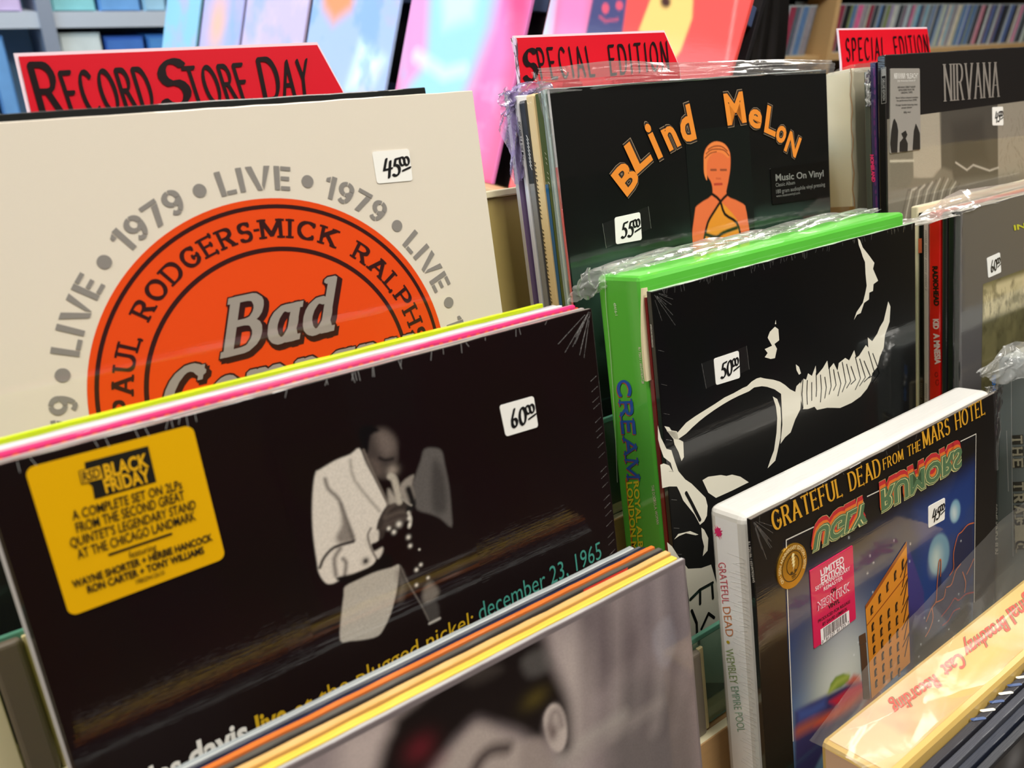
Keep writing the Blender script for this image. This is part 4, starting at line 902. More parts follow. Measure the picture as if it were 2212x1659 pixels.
    put(T, 'printed_windows', fr, wp, f, INK((44, 32, 22)), .32); put(T, 'window_reveals', fr, wd, f, INK((176, 118, 50)), .36)
    put(T, 'fire_escape', fr, [q for r in range(5) for q in stroke_polys([(.82, .2 + r * .15), (1.0, .14 + r * .15), (.86, .3 + r * .15)], nibpoly(.012, .006))], f, INK((70, 44, 30)), .38)
    shapes(T, 'printed_sign_post', fr, [Z([(158, 1075), (222, 1040), (232, 1140), (165, 1170)]), Z([(168, 1170), (228, 1145), (268, 1700), (205, 1700)])], INK((84, 60, 44)), .3)
    Or = INK((196, 104, 60)); Rd = INK((150, 40, 50))
    strokes(T, 'rock_outlines', fr, [Z([(828, 930), (880, 800), (925, 730), (935, 580), (955, 340), (975, 330), (970, 480)]), Z([(1060, 470), (1100, 400), (1100, 250), (1140, 80), (1180, 40), (1240, -30), (1300, -50)]), Z([(925, 740), (1000, 700), (1020, 610)]), Z([(1030, 590), (1080, 560), (1120, 430), (1170, 360)]), Z([(820, 1080), (860, 1010), (895, 900), (885, 800)]), Z([(1190, 440), (1220, 540), (1210, 640)]), Z([(1300, 310), (1270, 380), (1230, 460)])], Or, 1.1, .3, smooth=3)
    strokes(T, 'rock_outlines', fr, [Z([(980, 880), (1060, 780), (1110, 700), (1150, 720), (1220, 660), (1300, 640)]), Z([(990, 970), (1050, 920), (1100, 830), (1160, 800)])], Rd, 1.4, .3, smooth=3)
    # white keyline
    for kl in ([(1697, 1189), (1697, 1166), (1756, 1138)], [(1872, 1072), (1897, 1060)], [(2074, 953), (2107, 937), (2103, 1300)], [(1699, 1268), (1712, 1600)]): strokes(T, 'keyline', fr, [kl], Wh, .9, .3)
    lettering(T, fr, 'GRATEFUL DEAD', dict(ROMAN, track=.3), (1672, 1146), (1901, 1026), (1664, 1106), Gd, .3)
    lettering(T, fr, 'FROM THE', dict(ROMAN, track=.3), (1908, 1014), (1987, 971.5), (1906, 992), Gd, .3)
    lettering(T, fr, 'MARS HOTEL', dict(ROMAN, track=.3), (1995, 967), (2126, 893), (1991, 933), Gd, .3)
    # mirrored block lettering hung below the title
    GrL, RdL, OrL, Cr = INK((86, 118, 84)), INK((196, 50, 56)), INK((226, 120, 50)), INK((222, 214, 150))
    for txt, q in (('UGLY', ((1760, 1145), (1878, 1082), (1754, 1188))), ('RUMORS', ((1900, 1062), (2076, 966), (1902, 1103)))):
        for dx, dy, bo, m, li in ((0, 0, .12, Cr, .32), (-3, -15, .1, Cr, .33), (-3, -15, .09, RdL, .36), (-3, -12, .09, RdL, .37), (-2, -9, .09, RdL, .38), (-2, -6, .085, OrL, .395), (0, 0, .09, GrL, .41), (0, 0, .05, Cr, .44), (0, 0, .03, GrL, .47)):
            type_(T, fr, txt, *[(x + dx, y + dy) for x, y in q], m, bold=bo, lift=li)
    # gold medallion sticker
    c = fr.px((1709, 1222)); a_, b_ = fr.px((1740.5, 1206)), fr.px((1678, 1238)); r = abs(a_[0] - b_[0]) / 2 * 1.02
    gold = mat((214, 160, 50), rough=.28, metal=.75, noise=.1, nscale=40)
    n = 48; pv = ellipse(c[0], c[1], r, r, n)
    st = T.add('gold_medallion', [fr.pt(u, v, .5 * LK) for u, v in pv] + [fr.pt(u, v, .1) for u, v in pv], [list(range(n))] + [[i, (i + 1) % n, n + (i + 1) % n, n + i] for i in range(n)], gold, label='round gold anniversary sticker')
    dk = mat((66, 44, 12), rough=.4); lt = mat((240, 222, 160), rough=.35)
    def rng_(ra, rb, m): put(T, 'ring', fr, [[(c[0] + q * math.cos(t), c[1] + q * math.sin(t)) for q, t in ((ra, t0), (rb, t0), (rb, t1), (ra, t1))] for t0, t1 in [(2 * math.pi * k / 40, 2 * math.pi * (k + 1) / 40) for k in range(40)]], lambda x, y: (x, y), m, .56, parent=st)
    rng_(r * .66, r * .7, dk); 
    type_(T, fr, 'ON \u2022 50TH ANNIVERSARY EDITION \u2022 50TH', 0, 0, 0, lt, bold=.01, lift=.6, parent=st, fmap=lambda w: arcmap(c[0], c[1], r * .76, r * .16, w, -128, 118))
    s = r * .66; bolt = [(.06, -.9), (-.1, -.62), (.06, -.66), (-.12, -.4), (.06, -.44), (-.1, -.16), (.08, -.2), (-.04, .06), (.1, .02), (.0, .34), (.28, -.1), (.14, -.06), (.3, -.34), (.14, -.3), (.3, -.58), (.14, -.54), (.26, -.8)]
    put(T, 'bolt', fr, [[(c[0] + x * s, c[1] + y * s) for x, y in bolt]], lambda x, y: (x, y), lt, .62, parent=st)
    put(T, 'skull_outline', fr, [q for l in ([(x, y) for x, y in ellipse(.05, -.08, .62, .66, 26)][:] + [ellipse(.05, -.08, .62, .66, 26)[0]],) for q in stroke_polys([(c[0] + x * s, c[1] + y * s) for x, y in l], nibpoly(.28, .28))], lambda x, y: (x, y), dk, .6, parent=st)
    put(T, 'skull_face', fr, [[(c[0] + x * s, c[1] + y * s) for x, y in p] for p in (ellipse(-.1, .45, .12, .1, 12), ellipse(.3, .42, .12, .1, 12), [(.08, .52), (.14, .52), (.16, .64), (.06, .64)], [(-.14, .7), (.36, .68), (.34, .74), (-.12, .76)], [(-.1, .84), (.3, .82), (.28, .87), (-.06, .88)])], lambda x, y: (x, y), dk, .62, parent=st)
    # pink sticker
    st = sticker(T, fr, ((1747.6, 1233), (1840, 1177.5), (1847, 1335.6), (1757, 1400.6)), (206, 26, 84), r=.6, lift=.4, label='pink limited edition sticker with barcode')
    Wp = mat((240, 226, 232), rough=.5); Kp = mat((40, 10, 20), rough=.5); Pk = mat((206, 26, 84), rough=.4)
    for t, p0, p1, p2, m, bo in (('LIMITED', (1771, 1244.5), (1821, 1212.5), (1769.2, 1231.5), Wp, .03), ('EDITION', (1772, 1261), (1822, 1228.5), (1770.2, 1248), Wp, .03), ('50TH ANNIVERSARY', (1759, 1276), (1834, 1230), (1758.6, 1267.5), Wp, .01), ('REMASTER', (1777.4, 1276), (1818.5, 1250.5), (1776.6, 1268), Wp, .01),
                                 ('ON', (1793.5, 1281.5), (1804, 1275), (1793, 1273), Kp, .03), ('NEON PINK', (1763.4, 1318), (1834.3, 1272), (1763, 1302), Wp, .075), ('NEON PINK', (1763.4, 1318), (1834.3, 1272), (1763, 1302), Pk, .02),
                                 ('VINYL', (1787.3, 1315.5), (1812, 1300), (1786.5, 1307.5), Kp, .03), ('PRODUCED FOR RELEASE', (1765.3, 1345), (1834.3, 1301), (1764.8, 1338.5), Kp, .01), ('BY DAVID LEMIEUX', (1775.2, 1351), (1828, 1316.5), (1774.6, 1344.5), Kp, .01)):
        type_(T, fr, t, p0, p1, p2, m, bold=bo, lift=.48 if m is not Pk else .54, parent=st)
    cq = fr.pxs([(1770, 1359), (1831.6, 1317), (1833, 1345.5), (1772, 1392)]); fb = quadmap(cq)
    put(T, 'barcode_panel', fr, [[(0, 0), (1, 0), (1, 1), (0, 1)]], fb, mat((232, 230, 232), rough=.5), .48, parent=st)
    x = .1; bars = []
    while x < .92:
        w_ = rr.choice((.008, .014, .02)); y1 = .72 if .12 < x < .88 else .82; bars.append([(x, .04), (x + w_, .04), (x + w_, y1), (x, y1)]); x += w_ + rr.choice((.01, .016, .024))
    put(T, 'barcode', fr, bars, fb, Kp, .54, parent=st)
    for t, a0, a1 in (('0', .02, .07), ('81227', .16, .47), ('81723', .54, .85), ('7', .93, .98)):
        type_(T, fr, t, 0, 0, 0, Kp, lift=.54, parent=st, fmap=lambda w, a0=a0, a1=a1: (lambda x, y: fb(a0 + (a1 - a0) * x / w, .96 - .2 * y)))
    creases(T, fr, crease_set(3, corner='l', n_edge=0, top=12))
    price(T, fr, ((2004.6, 1094), (2040.5, 1074.4), (2039.7, 1121.8), (2004.6, 1140.8)), '45')
    type_(T, sp, 'R1 726186 / 603497826445', (1616.5, 1170), (1627, 1258), (1621, 1169), INK((210, 206, 200)))
    # loose bag corner at the right-hand end
    g = fr
    sheet(T, 'shrink_wrap_corner', grid_pts([[g.pt(306, -1, .5), g.pt(318, -4, 2)], [g.pt(308, 20, .6), g.pt(317, 20, 1)], [g.pt(312, 70, .5), g.pt(315, 70, .5)]]), 10, 40, .8, film(milk=.14), seed=22)
hotel_record()

# ---------------- right column, back row
def worn_box():
    T, fr, sp = rec('worn cream box with torn spine corner at the back right', 738, 472, 52, 30, cover=(176, 168, 146), edge=(226, 216, 190), spine=(216, 204, 172), cat='box set', name='boxed_set', bev=3, coat=.4, part='box', rough=.6)  # cover greyer than the spine: shade on the front put into its colour
    ln = [(k * 8, -1.2 + math.sin(k * 1.7) * 1.0) for k in range(38)]
    strokes(T, 'torn_edge', sp, [ln], mat((150, 116, 80), rough=.9), 1.4, .4, px=False)
    shapes(T, 'brown_band', sp, [[(128, -30), (128, 0), (314, 0), (314, -30)]], INK((150, 112, 62)), .15, False)
    g = Frame(P3(738, 472, 52), XA, DN, NF)
    sheet(T, 'poly_bag', grid_pts([[g.pt(-58, -2, -36), g.pt(-20, 2, -20), g.pt(-4, -4, 2), g.pt(40, -6, 3), g.pt(120, -6, 2)], [g.pt(-20, 30, -34), g.pt(-8, 30, -16), g.pt(-2, 26, 2), g.pt(40, 24, 3), g.pt(120, 22, 2)], [g.pt(-6, 160, -32), g.pt(-4, 160, -12), g.pt(-1, 160, 2), g.pt(40, 160, 3), g.pt(120, 160, 2)]]), 60, 60, 1.6, film((255, 250, 235), .12, scale=50, gloss=.35), seed=31, freq=5)
worn_box()
T_, f_, s_ = spine_rec('olive-grey wrapped sleeve between the worn cream box and the purple spine', 735, 452.6, 46, 5.6, (72, 76, 66), (180, 176, 160), wrinkle=1)
sheet(T_, 'crumpled_wrap', grid_pts([[f_.pt(-6, 0, 0), f_.pt(2, -2, 1)], [f_.pt(-5, 30, 0), f_.pt(0, 30, 1)]]), 10, 20, 1.4, film(milk=.4, scale=160), seed=33, freq=9)
T_, f_, s_ = spine_rec('purple and navy patterned sleeve with pink spine lettering', 735, 446.6, 53, 5.4, (46, 40, 84), (40, 26, 60))
shapes(T_, 'purple_mottling', s_, [ellipse(8 + k * 9, -1.6 + .5 * math.sin(k), 4 + 2 * math.sin(k * 2), 1.0, 10) for k in range(34)], INK((92, 40, 104)), .12, False)
type_(T_, s_, 'HOMELAND', (1880.6, 334), (1884.4, 393), (1887, 334), INK((226, 48, 110)), bold=.06)
def nineties_record():
    T, fr, sp = rec('black-topped grey collage sleeve with tall grey title and oblong grey sticker', 735, 437, 57.5, 8, cover=(30, 28, 28), edge=(64, 62, 60), spine=(20, 18, 20), wrinkle=.6, bev=.9)
    Z = sub((1850, 50), 3.688)
    L = [('poly', Z([(505, 710), (660, 692), (675, 1150), (620, 1230), (455, 1235), (450, 1010), (505, 1000)]), (168, 160, 144), 1.2, 1),
         ('poly', Z([(672, 692), (1125, 640), (1130, 1380), (680, 1400)]), (80, 76, 70), 1.5, 1), ('poly', Z([(760, 800), (1000, 760), (1050, 1100), (780, 1140)]), (66, 62, 58), 9, .8),
         ('poly', Z([(1125, 640), (1800, 560), (1800, 1300), (1130, 1380)]), (150, 143, 130), 1.2, 1), ('noise', 12, (130, 122, 108), .0, 5, .5),
         ('line', Z([(790, 1110), (880, 1170), (930, 1130), (1060, 1175), (1130, 1150)]), (210, 204, 190), 1.4, .8, .9),
         ('poly', Z([(270, 1100), (450, 1100), (450, 1320), (270, 1310)]), (112, 108, 98), 1.5, 1), ('line', Z([(270, 1100), (455, 1095)]), (196, 190, 172), 2, .7, 1),
         ('poly', Z([(690, 1270), (1350, 1190), (1350, 1500), (700, 1520)]), (120, 114, 104), 6, .8),
         ('poly', Z([(350, 1560), (400, 1330), (460, 1230), (540, 1260), (560, 1300), (640, 1190), (690, 1150), (760, 1180), (800, 1380), (820, 1900), (340, 1900)]), (120, 114, 102), 3, .95)]
    for k in range(13):
        x = 390 + k * 31; L.append(('line', Z([(x + 60, 1230 + abs(k - 8) * 12), (x + 20, 1330), (x - 20, 1500), (x - 40, 1640)]), (206, 200, 184) if k % 2 else (76, 70, 64), 1.3, 1, .85))
    for k in range(60):
        rx = random.Random(k); x, y = rx.uniform(1150, 1400), rx.uniform(680, 1230); L.append(('line', Z([(x, y), (x + rx.uniform(-20, 20), y + rx.uniform(20, 60))]), (110, 102, 90), .8, .5, .7))
    picture(T, fr, 1, 312, 56, 312, (118, 113, 102), L, step=1.1, name='collage_picture', grain=.05, label='grey photographic collage print')
    G = INK((138, 132, 126))
    lettering(T, fr, 'NIRVANA', dict(nib=nibpoly(.085, .012, 0, 8), serif=.14, sth=.012, track=.26, wscale=.8), (2040.5, 218.5), (2156, 208.6), (2038.5, 139.5), G, .3)
    st = sticker(T, fr, ((1921.9, 148), (1985, 148), (1987, 322.5), (1921, 332)), (150, 146, 140), r=1.6, lift=.45, label='grey oblong sticker with small print')
    K = mat((30, 28, 28), rough=.5); Wt = mat((226, 224, 220), rough=.5)
    lettering(T, fr, 'NIRVANA', dict(nib=nibpoly(.085, .012, 0, 8), serif=.14, sth=.012, track=.26, wscale=.8), (1929.5, 170.5), (1953, 170), (1929.5, 158.5), Wt, .55, parent=st)
    type_(T, fr, '\u201cBLEACH\u201d', (1955, 170), (1981, 169.5), (1955, 159), Wt, lift=.55, parent=st)
    for t, y, x0, x1, m in (('20th Anniversary Deluxe LP', 177.5, 1936, 1975, Wt), ('NIRVANA\u2019S DEBUT ALBUM', 191, 1937, 1975, K), ('REMASTERED FROM THE', 197, 1939, 1973, K), ('ORIGINAL TAPES', 202.8, 1944, 1969, K),
                            ('Never-before-released complete', 213.5, 1933, 1981, K), ('live performance from 2/9/90', 219.5, 1935, 1978, K), ('16-page booklet featuring many', 229, 1933, 1980, K), ('unseen photos', 235, 1945, 1968, K), ('180g vinyl', 245, 1950, 1965, K)):
        type_(T, fr, t, (x0, y), (x1, y - 1.5), (x0, y - 4), m, lift=.55, parent=st)
    for p in (Z([(270, 860), (285, 780), (295, 760), (315, 800), (325, 860), (320, 970), (318, 1030), (270, 1035), (262, 960)]), Z([(335, 1025), (338, 950), (365, 915), (350, 880), (385, 855), (398, 890), (385, 920), (402, 960), (400, 1022)]), Z([(440, 1010), (450, 860), (465, 800), (480, 830), (498, 880), (500, 1005)])):
        shapes(T, 'printed_silhouette', fr, [p], K, .55, parent=st)
    type_(T, sp, 'DELUXE EDITION', (1906.5, 170), (1907.5, 217), (1911.5, 169.5), INK((176, 172, 168)), bold=.01)
    strokes(T, 'spine_frame', sp, [[(1904, 147), (1914, 145), (1914.6, 222), (1904.8, 224), (1904, 147)]], INK((176, 172, 168)), .35)
    shapes(T, 'spine_emblem', sp, [[(1905, 149), (1913, 147), (1913.4, 163), (1905.4, 165)]], INK((150, 146, 142)), .15)
    price(T, fr, ((2142.8, 231.7), (2165.9, 230.3), (2166.7, 271), (2143.4, 271)), '45')
nineties_record()

# ---------------- right column, middle row
T_, f_, s_ = spine_rec('cream old sleeve at the back of the right middle row', 735, 407.6, -78.5, 7, (222, 212, 180), (236, 230, 208), bev=1.4, rough=.6)
T_, f_, s_ = spine_rec('black sleeve with small orange spine label', 735, 402.8, -84.5, 4.2, (18, 16, 16), (40, 36, 34))
shapes(T_, 'orange_label', s_, [[(1984, 515.5), (1991.5, 514.5), (1991.8, 546), (1984.2, 546.8)]], INK((206, 100, 64)), .2)
strokes(T_, 'spine_print', s_, [[(160 + k * 1.9, -3.2), (161 + k * 1.9, -1.6)] for k in range(58) if k % 9], INK((110, 104, 96)), .45, .2, px=False)
T_, f_, s_ = spine_rec('thin off-white wrapped sleeve beside the thick red spine', 735, 398.4, -84.6, 4, (196, 180, 172), (226, 218, 208), wrinkle=.8)
strokes(T_, 'spine_print', s_, [[(14 + k * 1.7, -2.6), (15 + k * 1.7, -1.2)] for k in range(34) if k % 8] + [[(160 + k * 1.9, -2.6), (161 + k * 1.9, -1.0)] for k in range(60) if k % 9], INK((108, 98, 96)), .4, .2, px=False)
def red_spine():
    T, fr, sp = spine_rec('thick red sleeve with black and white spine lettering', 735, 386.6, -84.2, 11.2, (212, 20, 18), (220, 60, 50), bev=1.6, rough=.5)
    type_(T, sp, 'RADIOHEAD', (2014.8, 575), (2018.4, 660.5), (2025.2, 574.6), INK((26, 10, 12)), bold=.05)
    type_(T, sp, 'KID', (2016.5, 689), (2017, 711), (2027.6, 688.6), INK((226, 196, 190)), bold=.05)
    type_(T, sp, 'A MNESIA', (2017.4, 720), (2020.6, 787), (2029, 719.4), INK((226, 196, 190)), bold=.05)
    strokes(T, 'spine_emblem', sp, [ellipse(2023, 809, 3, 5, 12), ellipse(2025, 826, 3.4, 6, 12)], INK((120, 10, 14)), .6)
red_spine()
spine_rec('black sleeve, first in front of the thick red spine', 735, 380.6, -84.8, 5.2, (32, 32, 36), (60, 58, 60), wrinkle=.8, bev=1.4)
spine_rec('dark charcoal sleeve, second in front of the thick red spine', 735, 375, -85, 4.8, (22, 22, 24), (70, 68, 66), wrinkle=.8)
def grey_photo_record():
    T, fr, sp = rec('dark grey sleeve with sepia marsh photograph, price sixty', 736, 369.6, -84.6, 4.6, cover=(84, 82, 84), edge=(196, 192, 182), spine=(60, 60, 62), wrinkle=.5)
    L = [('poly', [(2124, 622), (2260, 575), (2260, 640), (2200, 665), (2124, 690)], (196, 184, 146), 4, 1), ('noise', 9, (60, 56, 36), .6, 17, .52), ('noise', 26, (120, 114, 78), .5, 3, .5)]
    rr = random.Random(6)
    for k in range(40):
        x = rr.uniform(2124, 2260); y = rr.uniform(640, 700); L.append(('line', [(x, y), (x + rr.uniform(-6, 8), y - rr.uniform(14, 42))], (70, 66, 44), .5, .5, .8))
    u0, v0 = fr.px((2123, 614))
    picture(T, fr, u0, u0 + 200, v0, v0 + 150, (92, 88, 60), L, step=1.1, name='marsh_picture', label='sepia photograph of reeds')
    type_(T, fr, 'INSPIRED', (2190, 497.5), (2290, 476), (2188.5, 487), INK((196, 196, 40)), bold=.03)
    price(T, fr, ((2131, 557.7), (2159.3, 545), (2161.9, 588), (2134, 600.4)), '60')
    g = fr
    sheet(T, 'poly_bag', grid_pts([[g.pt(-62, 2, -40), g.pt(-20, 1, -30), g.pt(0, -6, -24), g.pt(30, -16, -16), g.pt(80, -14, -10), g.pt(200, -12, -8)], [g.pt(-58, 8, -36), g.pt(-12, 5, -16), g.pt(0, -1, -8), g.pt(30, -3, -5), g.pt(80, -3, -4), g.pt(200, -3, -4)], [g.pt(-40, 6, -20), g.pt(-3, 4, 1), g.pt(2, 1, 1), g.pt(30, 0, 1), g.pt(80, 0, 1), g.pt(200, 0, 1)]]), 110, 18, 1.3, film((252, 248, 238), .45, scale=60, gloss=.35), seed=41, freq=6)
    sheet(T, 'poly_bag', grid_pts([[g.pt(-4, 0, -4), g.pt(0, 0, 1.2)], [g.pt(-5, 150, -4), g.pt(0, 150, 1.2)], [g.pt(-4, 312, -4), g.pt(0, 312, 1.2)]]), 6, 90, .7, film(milk=.08), seed=42, freq=6)
grey_photo_record()

# ---------------- right column, front row
T_, f_, s_ = spine_rec('thin black sleeve with blue and white spine lettering beside the grey box', 735, 337.5, -243, 5, (16, 16, 18), (60, 60, 58), H=306)
type_(T_, s_, 'TEENAGE HEAD', (2143.6, 809), (2145.4, 896), (2150.6, 808), INK((46, 110, 190)), bold=.04)
type_(T_, s_, 'SOME KINDA FUN', (2146.6, 1089), (2148.6, 1197), (2154.4, 1088), INK((196, 196, 190)), bold=.03)
sheet(T_, 'crumpled_wrap', grid_pts([[f_.pt(-8, -3, -5), f_.pt(0, -5, 1), f_.pt(12, -3, 1)], [f_.pt(-8, 6, -5), f_.pt(-1, 5, 1), f_.pt(10, 4, 1)]]), 20, 8, 1.2, film(milk=.3, scale=160), seed=43, freq=8)
spine_rec('khaki sleeve behind the thin black blue-lettered spine', 733, 343, -247, 3.6, (150, 140, 112), (170, 160, 130), H=302)
def grey_box():
    T, fr, sp = rec('thick grey bagged box set with block spine lettering', 735, 286, -213, 50, cover=(92, 100, 102), edge=(150, 156, 154), spine=(104, 112, 112), cat='box set', name='boxed_set', bev=3, jit=0, coat=.7, H=316, part='box')
    K = INK((54, 52, 46)); Lt = INK((156, 152, 132))
    letters = 'THE TRAGIC'; 
    a0, a1 = np.array((2188.0, 938)), np.array((2196.0, 1190)); n = len(letters)
    for i, ch in enumerate(letters):
        if ch == ' ': continue
        t0, t1 = i / n + .008, (i + 1) / n - .012
        p0, p1 = a0 + (a1 - a0) * t0, a0 + (a1 - a0) * t1; up = np.array((19.0, -1))
        shapes(T, 'letter_block', sp, [[tuple(p0 - up * .18), tuple(p1 - up * .18), tuple(p1 + up * 1.18), tuple(p0 + up * 1.18)]], K, .2)
        lettering(T, sp, ch, dict(nib=nibpoly(.1, .1, 0, 4), serif=.16, sth=.06, track=.2), tuple(p0 + (p1 - p0) * .16), tuple(p1 - (p1 - p0) * .16), tuple(p0 + (p1 - p0) * .16 + up), Lt, .3)
    g = Frame(P3(735, 336, -213), XA, DN, NF)
    sheet(T, 'poly_bag', grid_pts([[g.pt(-34, 6, -2), g.pt(-12, -4, 4), g.pt(4, -12, 10), g.pt(60, -8, 16)], [g.pt(-32, 10, 0), g.pt(-12, 4, 12), g.pt(0, -2, 24), g.pt(60, -2, 30)], [g.pt(-22, 18, 6), g.pt(-8, 14, 22), g.pt(-1, 10, 40), g.pt(50, -1, 52)]]), 60, 30, 1.8, film((250, 252, 252), .3, scale=40, gloss=.3), seed=44, freq=4)
    strokes(T, 'bag_seam', sp, [[(2186, 770), (2187, 950), (2190, 1200)], [(2176, 930), (2180, 1060)]], film((255, 255, 255), .5), .6, .8)
grey_box()

# ---------------- nearest row, lower right
def cast_box():
    T, fr, sp = rec('thick peach-and-yellow bagged box with upside-down red script on its edge', 366, 221, -362, 46, cover=(206, 172, 96), edge=(226, 190, 132), spine=(206, 170, 140), cat='box set', name='boxed_set', bev=4, jit=0, coat=.3, part='box', rough=.6)
    top = Frame(P3(366, 267, -362), XA, NF, -DN)
    L = [('blob', (1900, 1560), 70, 40, (222, 172, 146), 1), ('blob', (2230, 1270), 60, 40, (226, 196, 120), 1), ('blob', (2120, 1440), 60, 14, (222, 176, 76), .8), ('grad', 30, 44, (196, 156, 92), .7), ('noise', 30, (232, 204, 160), .6, 4, .5)]
    picture(T, top, 4, 310, 4, 42, (226, 192, 124), L, step=1.2, lift=.3, name='printed_edge', coat=.3)
    Rd = INK((226, 88, 74)); Gr = INK((150, 130, 96))
    for t, p0, p1, p2 in (('Original', (2262, 1262), (2172, 1320), (2284, 1290)), ('Broadway', (2166, 1332), (2078, 1396), (2182, 1362)), ('Cast', (2072, 1411), (2030, 1441), (2090, 1438)), ('Recording', (2016, 1459), (1922, 1522), (2034, 1484))):
        type_(T, top, t, (p0[0] + 2, p0[1] - 2), (p1[0] + 2, p1[1] - 2), (p2[0] + 2, p2[1] - 2), Gr, bold=.01, lift=.4); type_(T, top, t, p0, p1, p2, Rd, bold=.01, lift=.5)
    g = Frame(P3(366, 269.5, -362), XA, DN, NF)
    sheet(T, 'poly_bag', grid_pts([[g.pt(-6, -2, 0), g.pt(40, -8, -6), g.pt(90, -16, -10), g.pt(150, -30, -10), g.pt(240, -58, -4), g.pt(330, -66, 0)], [g.pt(-6, -3, 6), g.pt(40, -5, 4), g.pt(90, -7, 4), g.pt(150, -12, 3), g.pt(240, -26, 4), g.pt(330, -30, 6)], [g.pt(-6, -2, 20), g.pt(40, -2, 20), g.pt(90, -2, 20), g.pt(150, -3, 20), g.pt(240, -3, 20), g.pt(330, -3, 20)], [g.pt(-3, -.8, 44), g.pt(40, -1, 44), g.pt(90, -1, 44), g.pt(150, -1, 44), g.pt(240, -1, 44), g.pt(330, -1, 44)]]), 130, 50, 1.3, film((255, 250, 240), .08, scale=25, gloss=.06), seed=51, freq=3.2)
    g = Frame(P3(374, 236, -363), XA, DN, NF)
cast_box()
T_, f_, s_ = rec('black shrink-wrapped sleeve with blue and white edge letters, nearest row', 370, 214.5, -371, 5.2, cover=(40, 40, 48), edge=(48, 47, 54), wrinkle=0, coat=.3)
top_ = Frame(P3(370, 219.7, -371), XA, NF, -DN)
for k in range(9):
    strokes(T_, 'edge_lettering', top_, [[(86 + k * 12, .6), (92 + k * 12, 4.6)]], INK((226, 222, 210) if k % 2 else (50, 78, 130)), 2.6, .3, px=False)
rec('slate blue-grey sleeve, second in the nearest row', 369, 208.5, -373, 5, cover=(70, 72, 80), edge=(64, 66, 76), wrinkle=0, coat=.3)
rec('dark navy sleeve, third in the nearest row', 371, 202.6, -375, 5, cover=(26, 32, 48), edge=(50, 54, 66), wrinkle=0, coat=.3)
T_, f_, s_ = rec('front-most charcoal sleeve with a faint blue patch, nearest row', 370, 196.6, -377, 5, cover=(34, 36, 42), edge=(60, 62, 68), wrinkle=0, coat=.3)
picture(T_, f_, 2, 312, 3, 312, (34, 36, 42), [('blob', (2040, 1610), 26, 14, (24, 46, 92), .9), ('noise', 40, (20, 20, 24), .6, 9, .5), ('blob', (2190, 1640), 12, 10, (120, 120, 124), .8)], step=2.4, name='cover_picture')

# ================================================================== red divider signs
def sign(label, q, words, below=150, left_sheet=None):
    s = 514.0; base = Frame(P3(0, s, 0), XA, DN, NF)
    p = base.pxs(q); tl, tr, br, bl = [np.array(a) for a in p]
    T = Thing('divider_sign', label, 'sign', base.pt((tl[0] + tr[0]) / 2, below, 0), 'red divider signs')
    dl, dr = (bl - tl) / (bl[1] - tl[1]), (br - tr) / (br[1] - tr[1])
    out = [tl, tr, br, br + np.array([0, below - br[1]]), bl + np.array([0, below - bl[1]]), bl]
    red = mat((204, 0, 30), rough=.55, spec=.25)
    fm = mat((232, 214, 226), rough=.4, coat=.5)
    def plate(name, pts, w0, w1, m):
        n = len(pts); V = [base.pt(a[0], a[1], w1) for a in pts] + [base.pt(a[0], a[1], w0) for a in pts]
        return T.add(name, V, [list(range(n)), list(range(n, 2 * n))[::-1]] + [[i, n + i, n + (i + 1) % n, (i + 1) % n] for i in range(n)], m)
    plate('red_card', out, -.6, 0, red)
    bk = [tl + (-1.8, -1.8), tr + (.8, -1.8), br + (1.2, 0), br + np.array([1.2, below - br[1]]), bl + np.array([-1.8, below - bl[1]]), bl + (-1.8, 0)]
    plate('plastic_backing', bk, -2.2, -.8, fm)
    K = mat((24, 10, 14), rough=.3)
    for t, a, b, c, st in words: lettering(T, base, t, st, a, b, c, K, .25)
    return T, base
M1 = dict(nib=nibpoly(.095, .05, .5), track=.28, wscale=.85); M2 = dict(nib=nibpoly(.1, .045, .5), track=.28, wscale=.75); M3 = dict(nib=nibpoly(.085, .04, .5), track=.42, wscale=.8)
sign('widest red sign, hand-lettered in black, behind the orange-disc sleeve', ((40, 122), (685, 97), (740, 197), (72, 262)),
     [('R', (96, 256), (141, 254), (64, 140), M1), ('ECORD', (158, 250), (336, 236), (128, 158), M2), ('S', (356, 230), (408, 224), (342, 134), M1), ('TORE', (420, 228), (544, 217), (394, 148), M2), ('D', (574, 216), (607, 212), (556, 129), M1), ('AY', (614, 211), (668, 206), (606, 134), M2)])
T_, b_ = sign('red sign lettered SPECIAL EDITION behind the orange-lettered sleeve', ((1115, 82), (1435, 70), (1468, 145), (1127, 192)),
     [('S', (1133, 174), (1158, 172), (1132, 108), M2), ('PECIAL', (1170, 170), (1284, 163), (1158, 106), M3), ('EDITION', (1320, 161), (1444, 149), (1313, 100), M3)])
sheet(T_, 'loose_plastic', grid_pts([[b_.pt(*b_.px((1100, 85)), 2), b_.pt(*b_.px((1114, 84)), 1)], [b_.pt(*b_.px((1112, 150)), 2), b_.pt(*b_.px((1120, 150)), 1)], [b_.pt(*b_.px((1122, 200)), 2), b_.pt(*b_.px((1126, 200)), 1)]]), 6, 20, .6, film((226, 214, 250), .5), seed=61)
sign('red sign lettered SPECIAL EDITION behind the grey collage sleeve', ((1813, 65), (2003, 62), (2011, 118), (1820, 135)),
     [('SPECIAL', (1829, 131), (1912, 127), (1826, 84), M3), ('EDITION', (1935, 124), (2006, 117), (1929, 81), M3)])

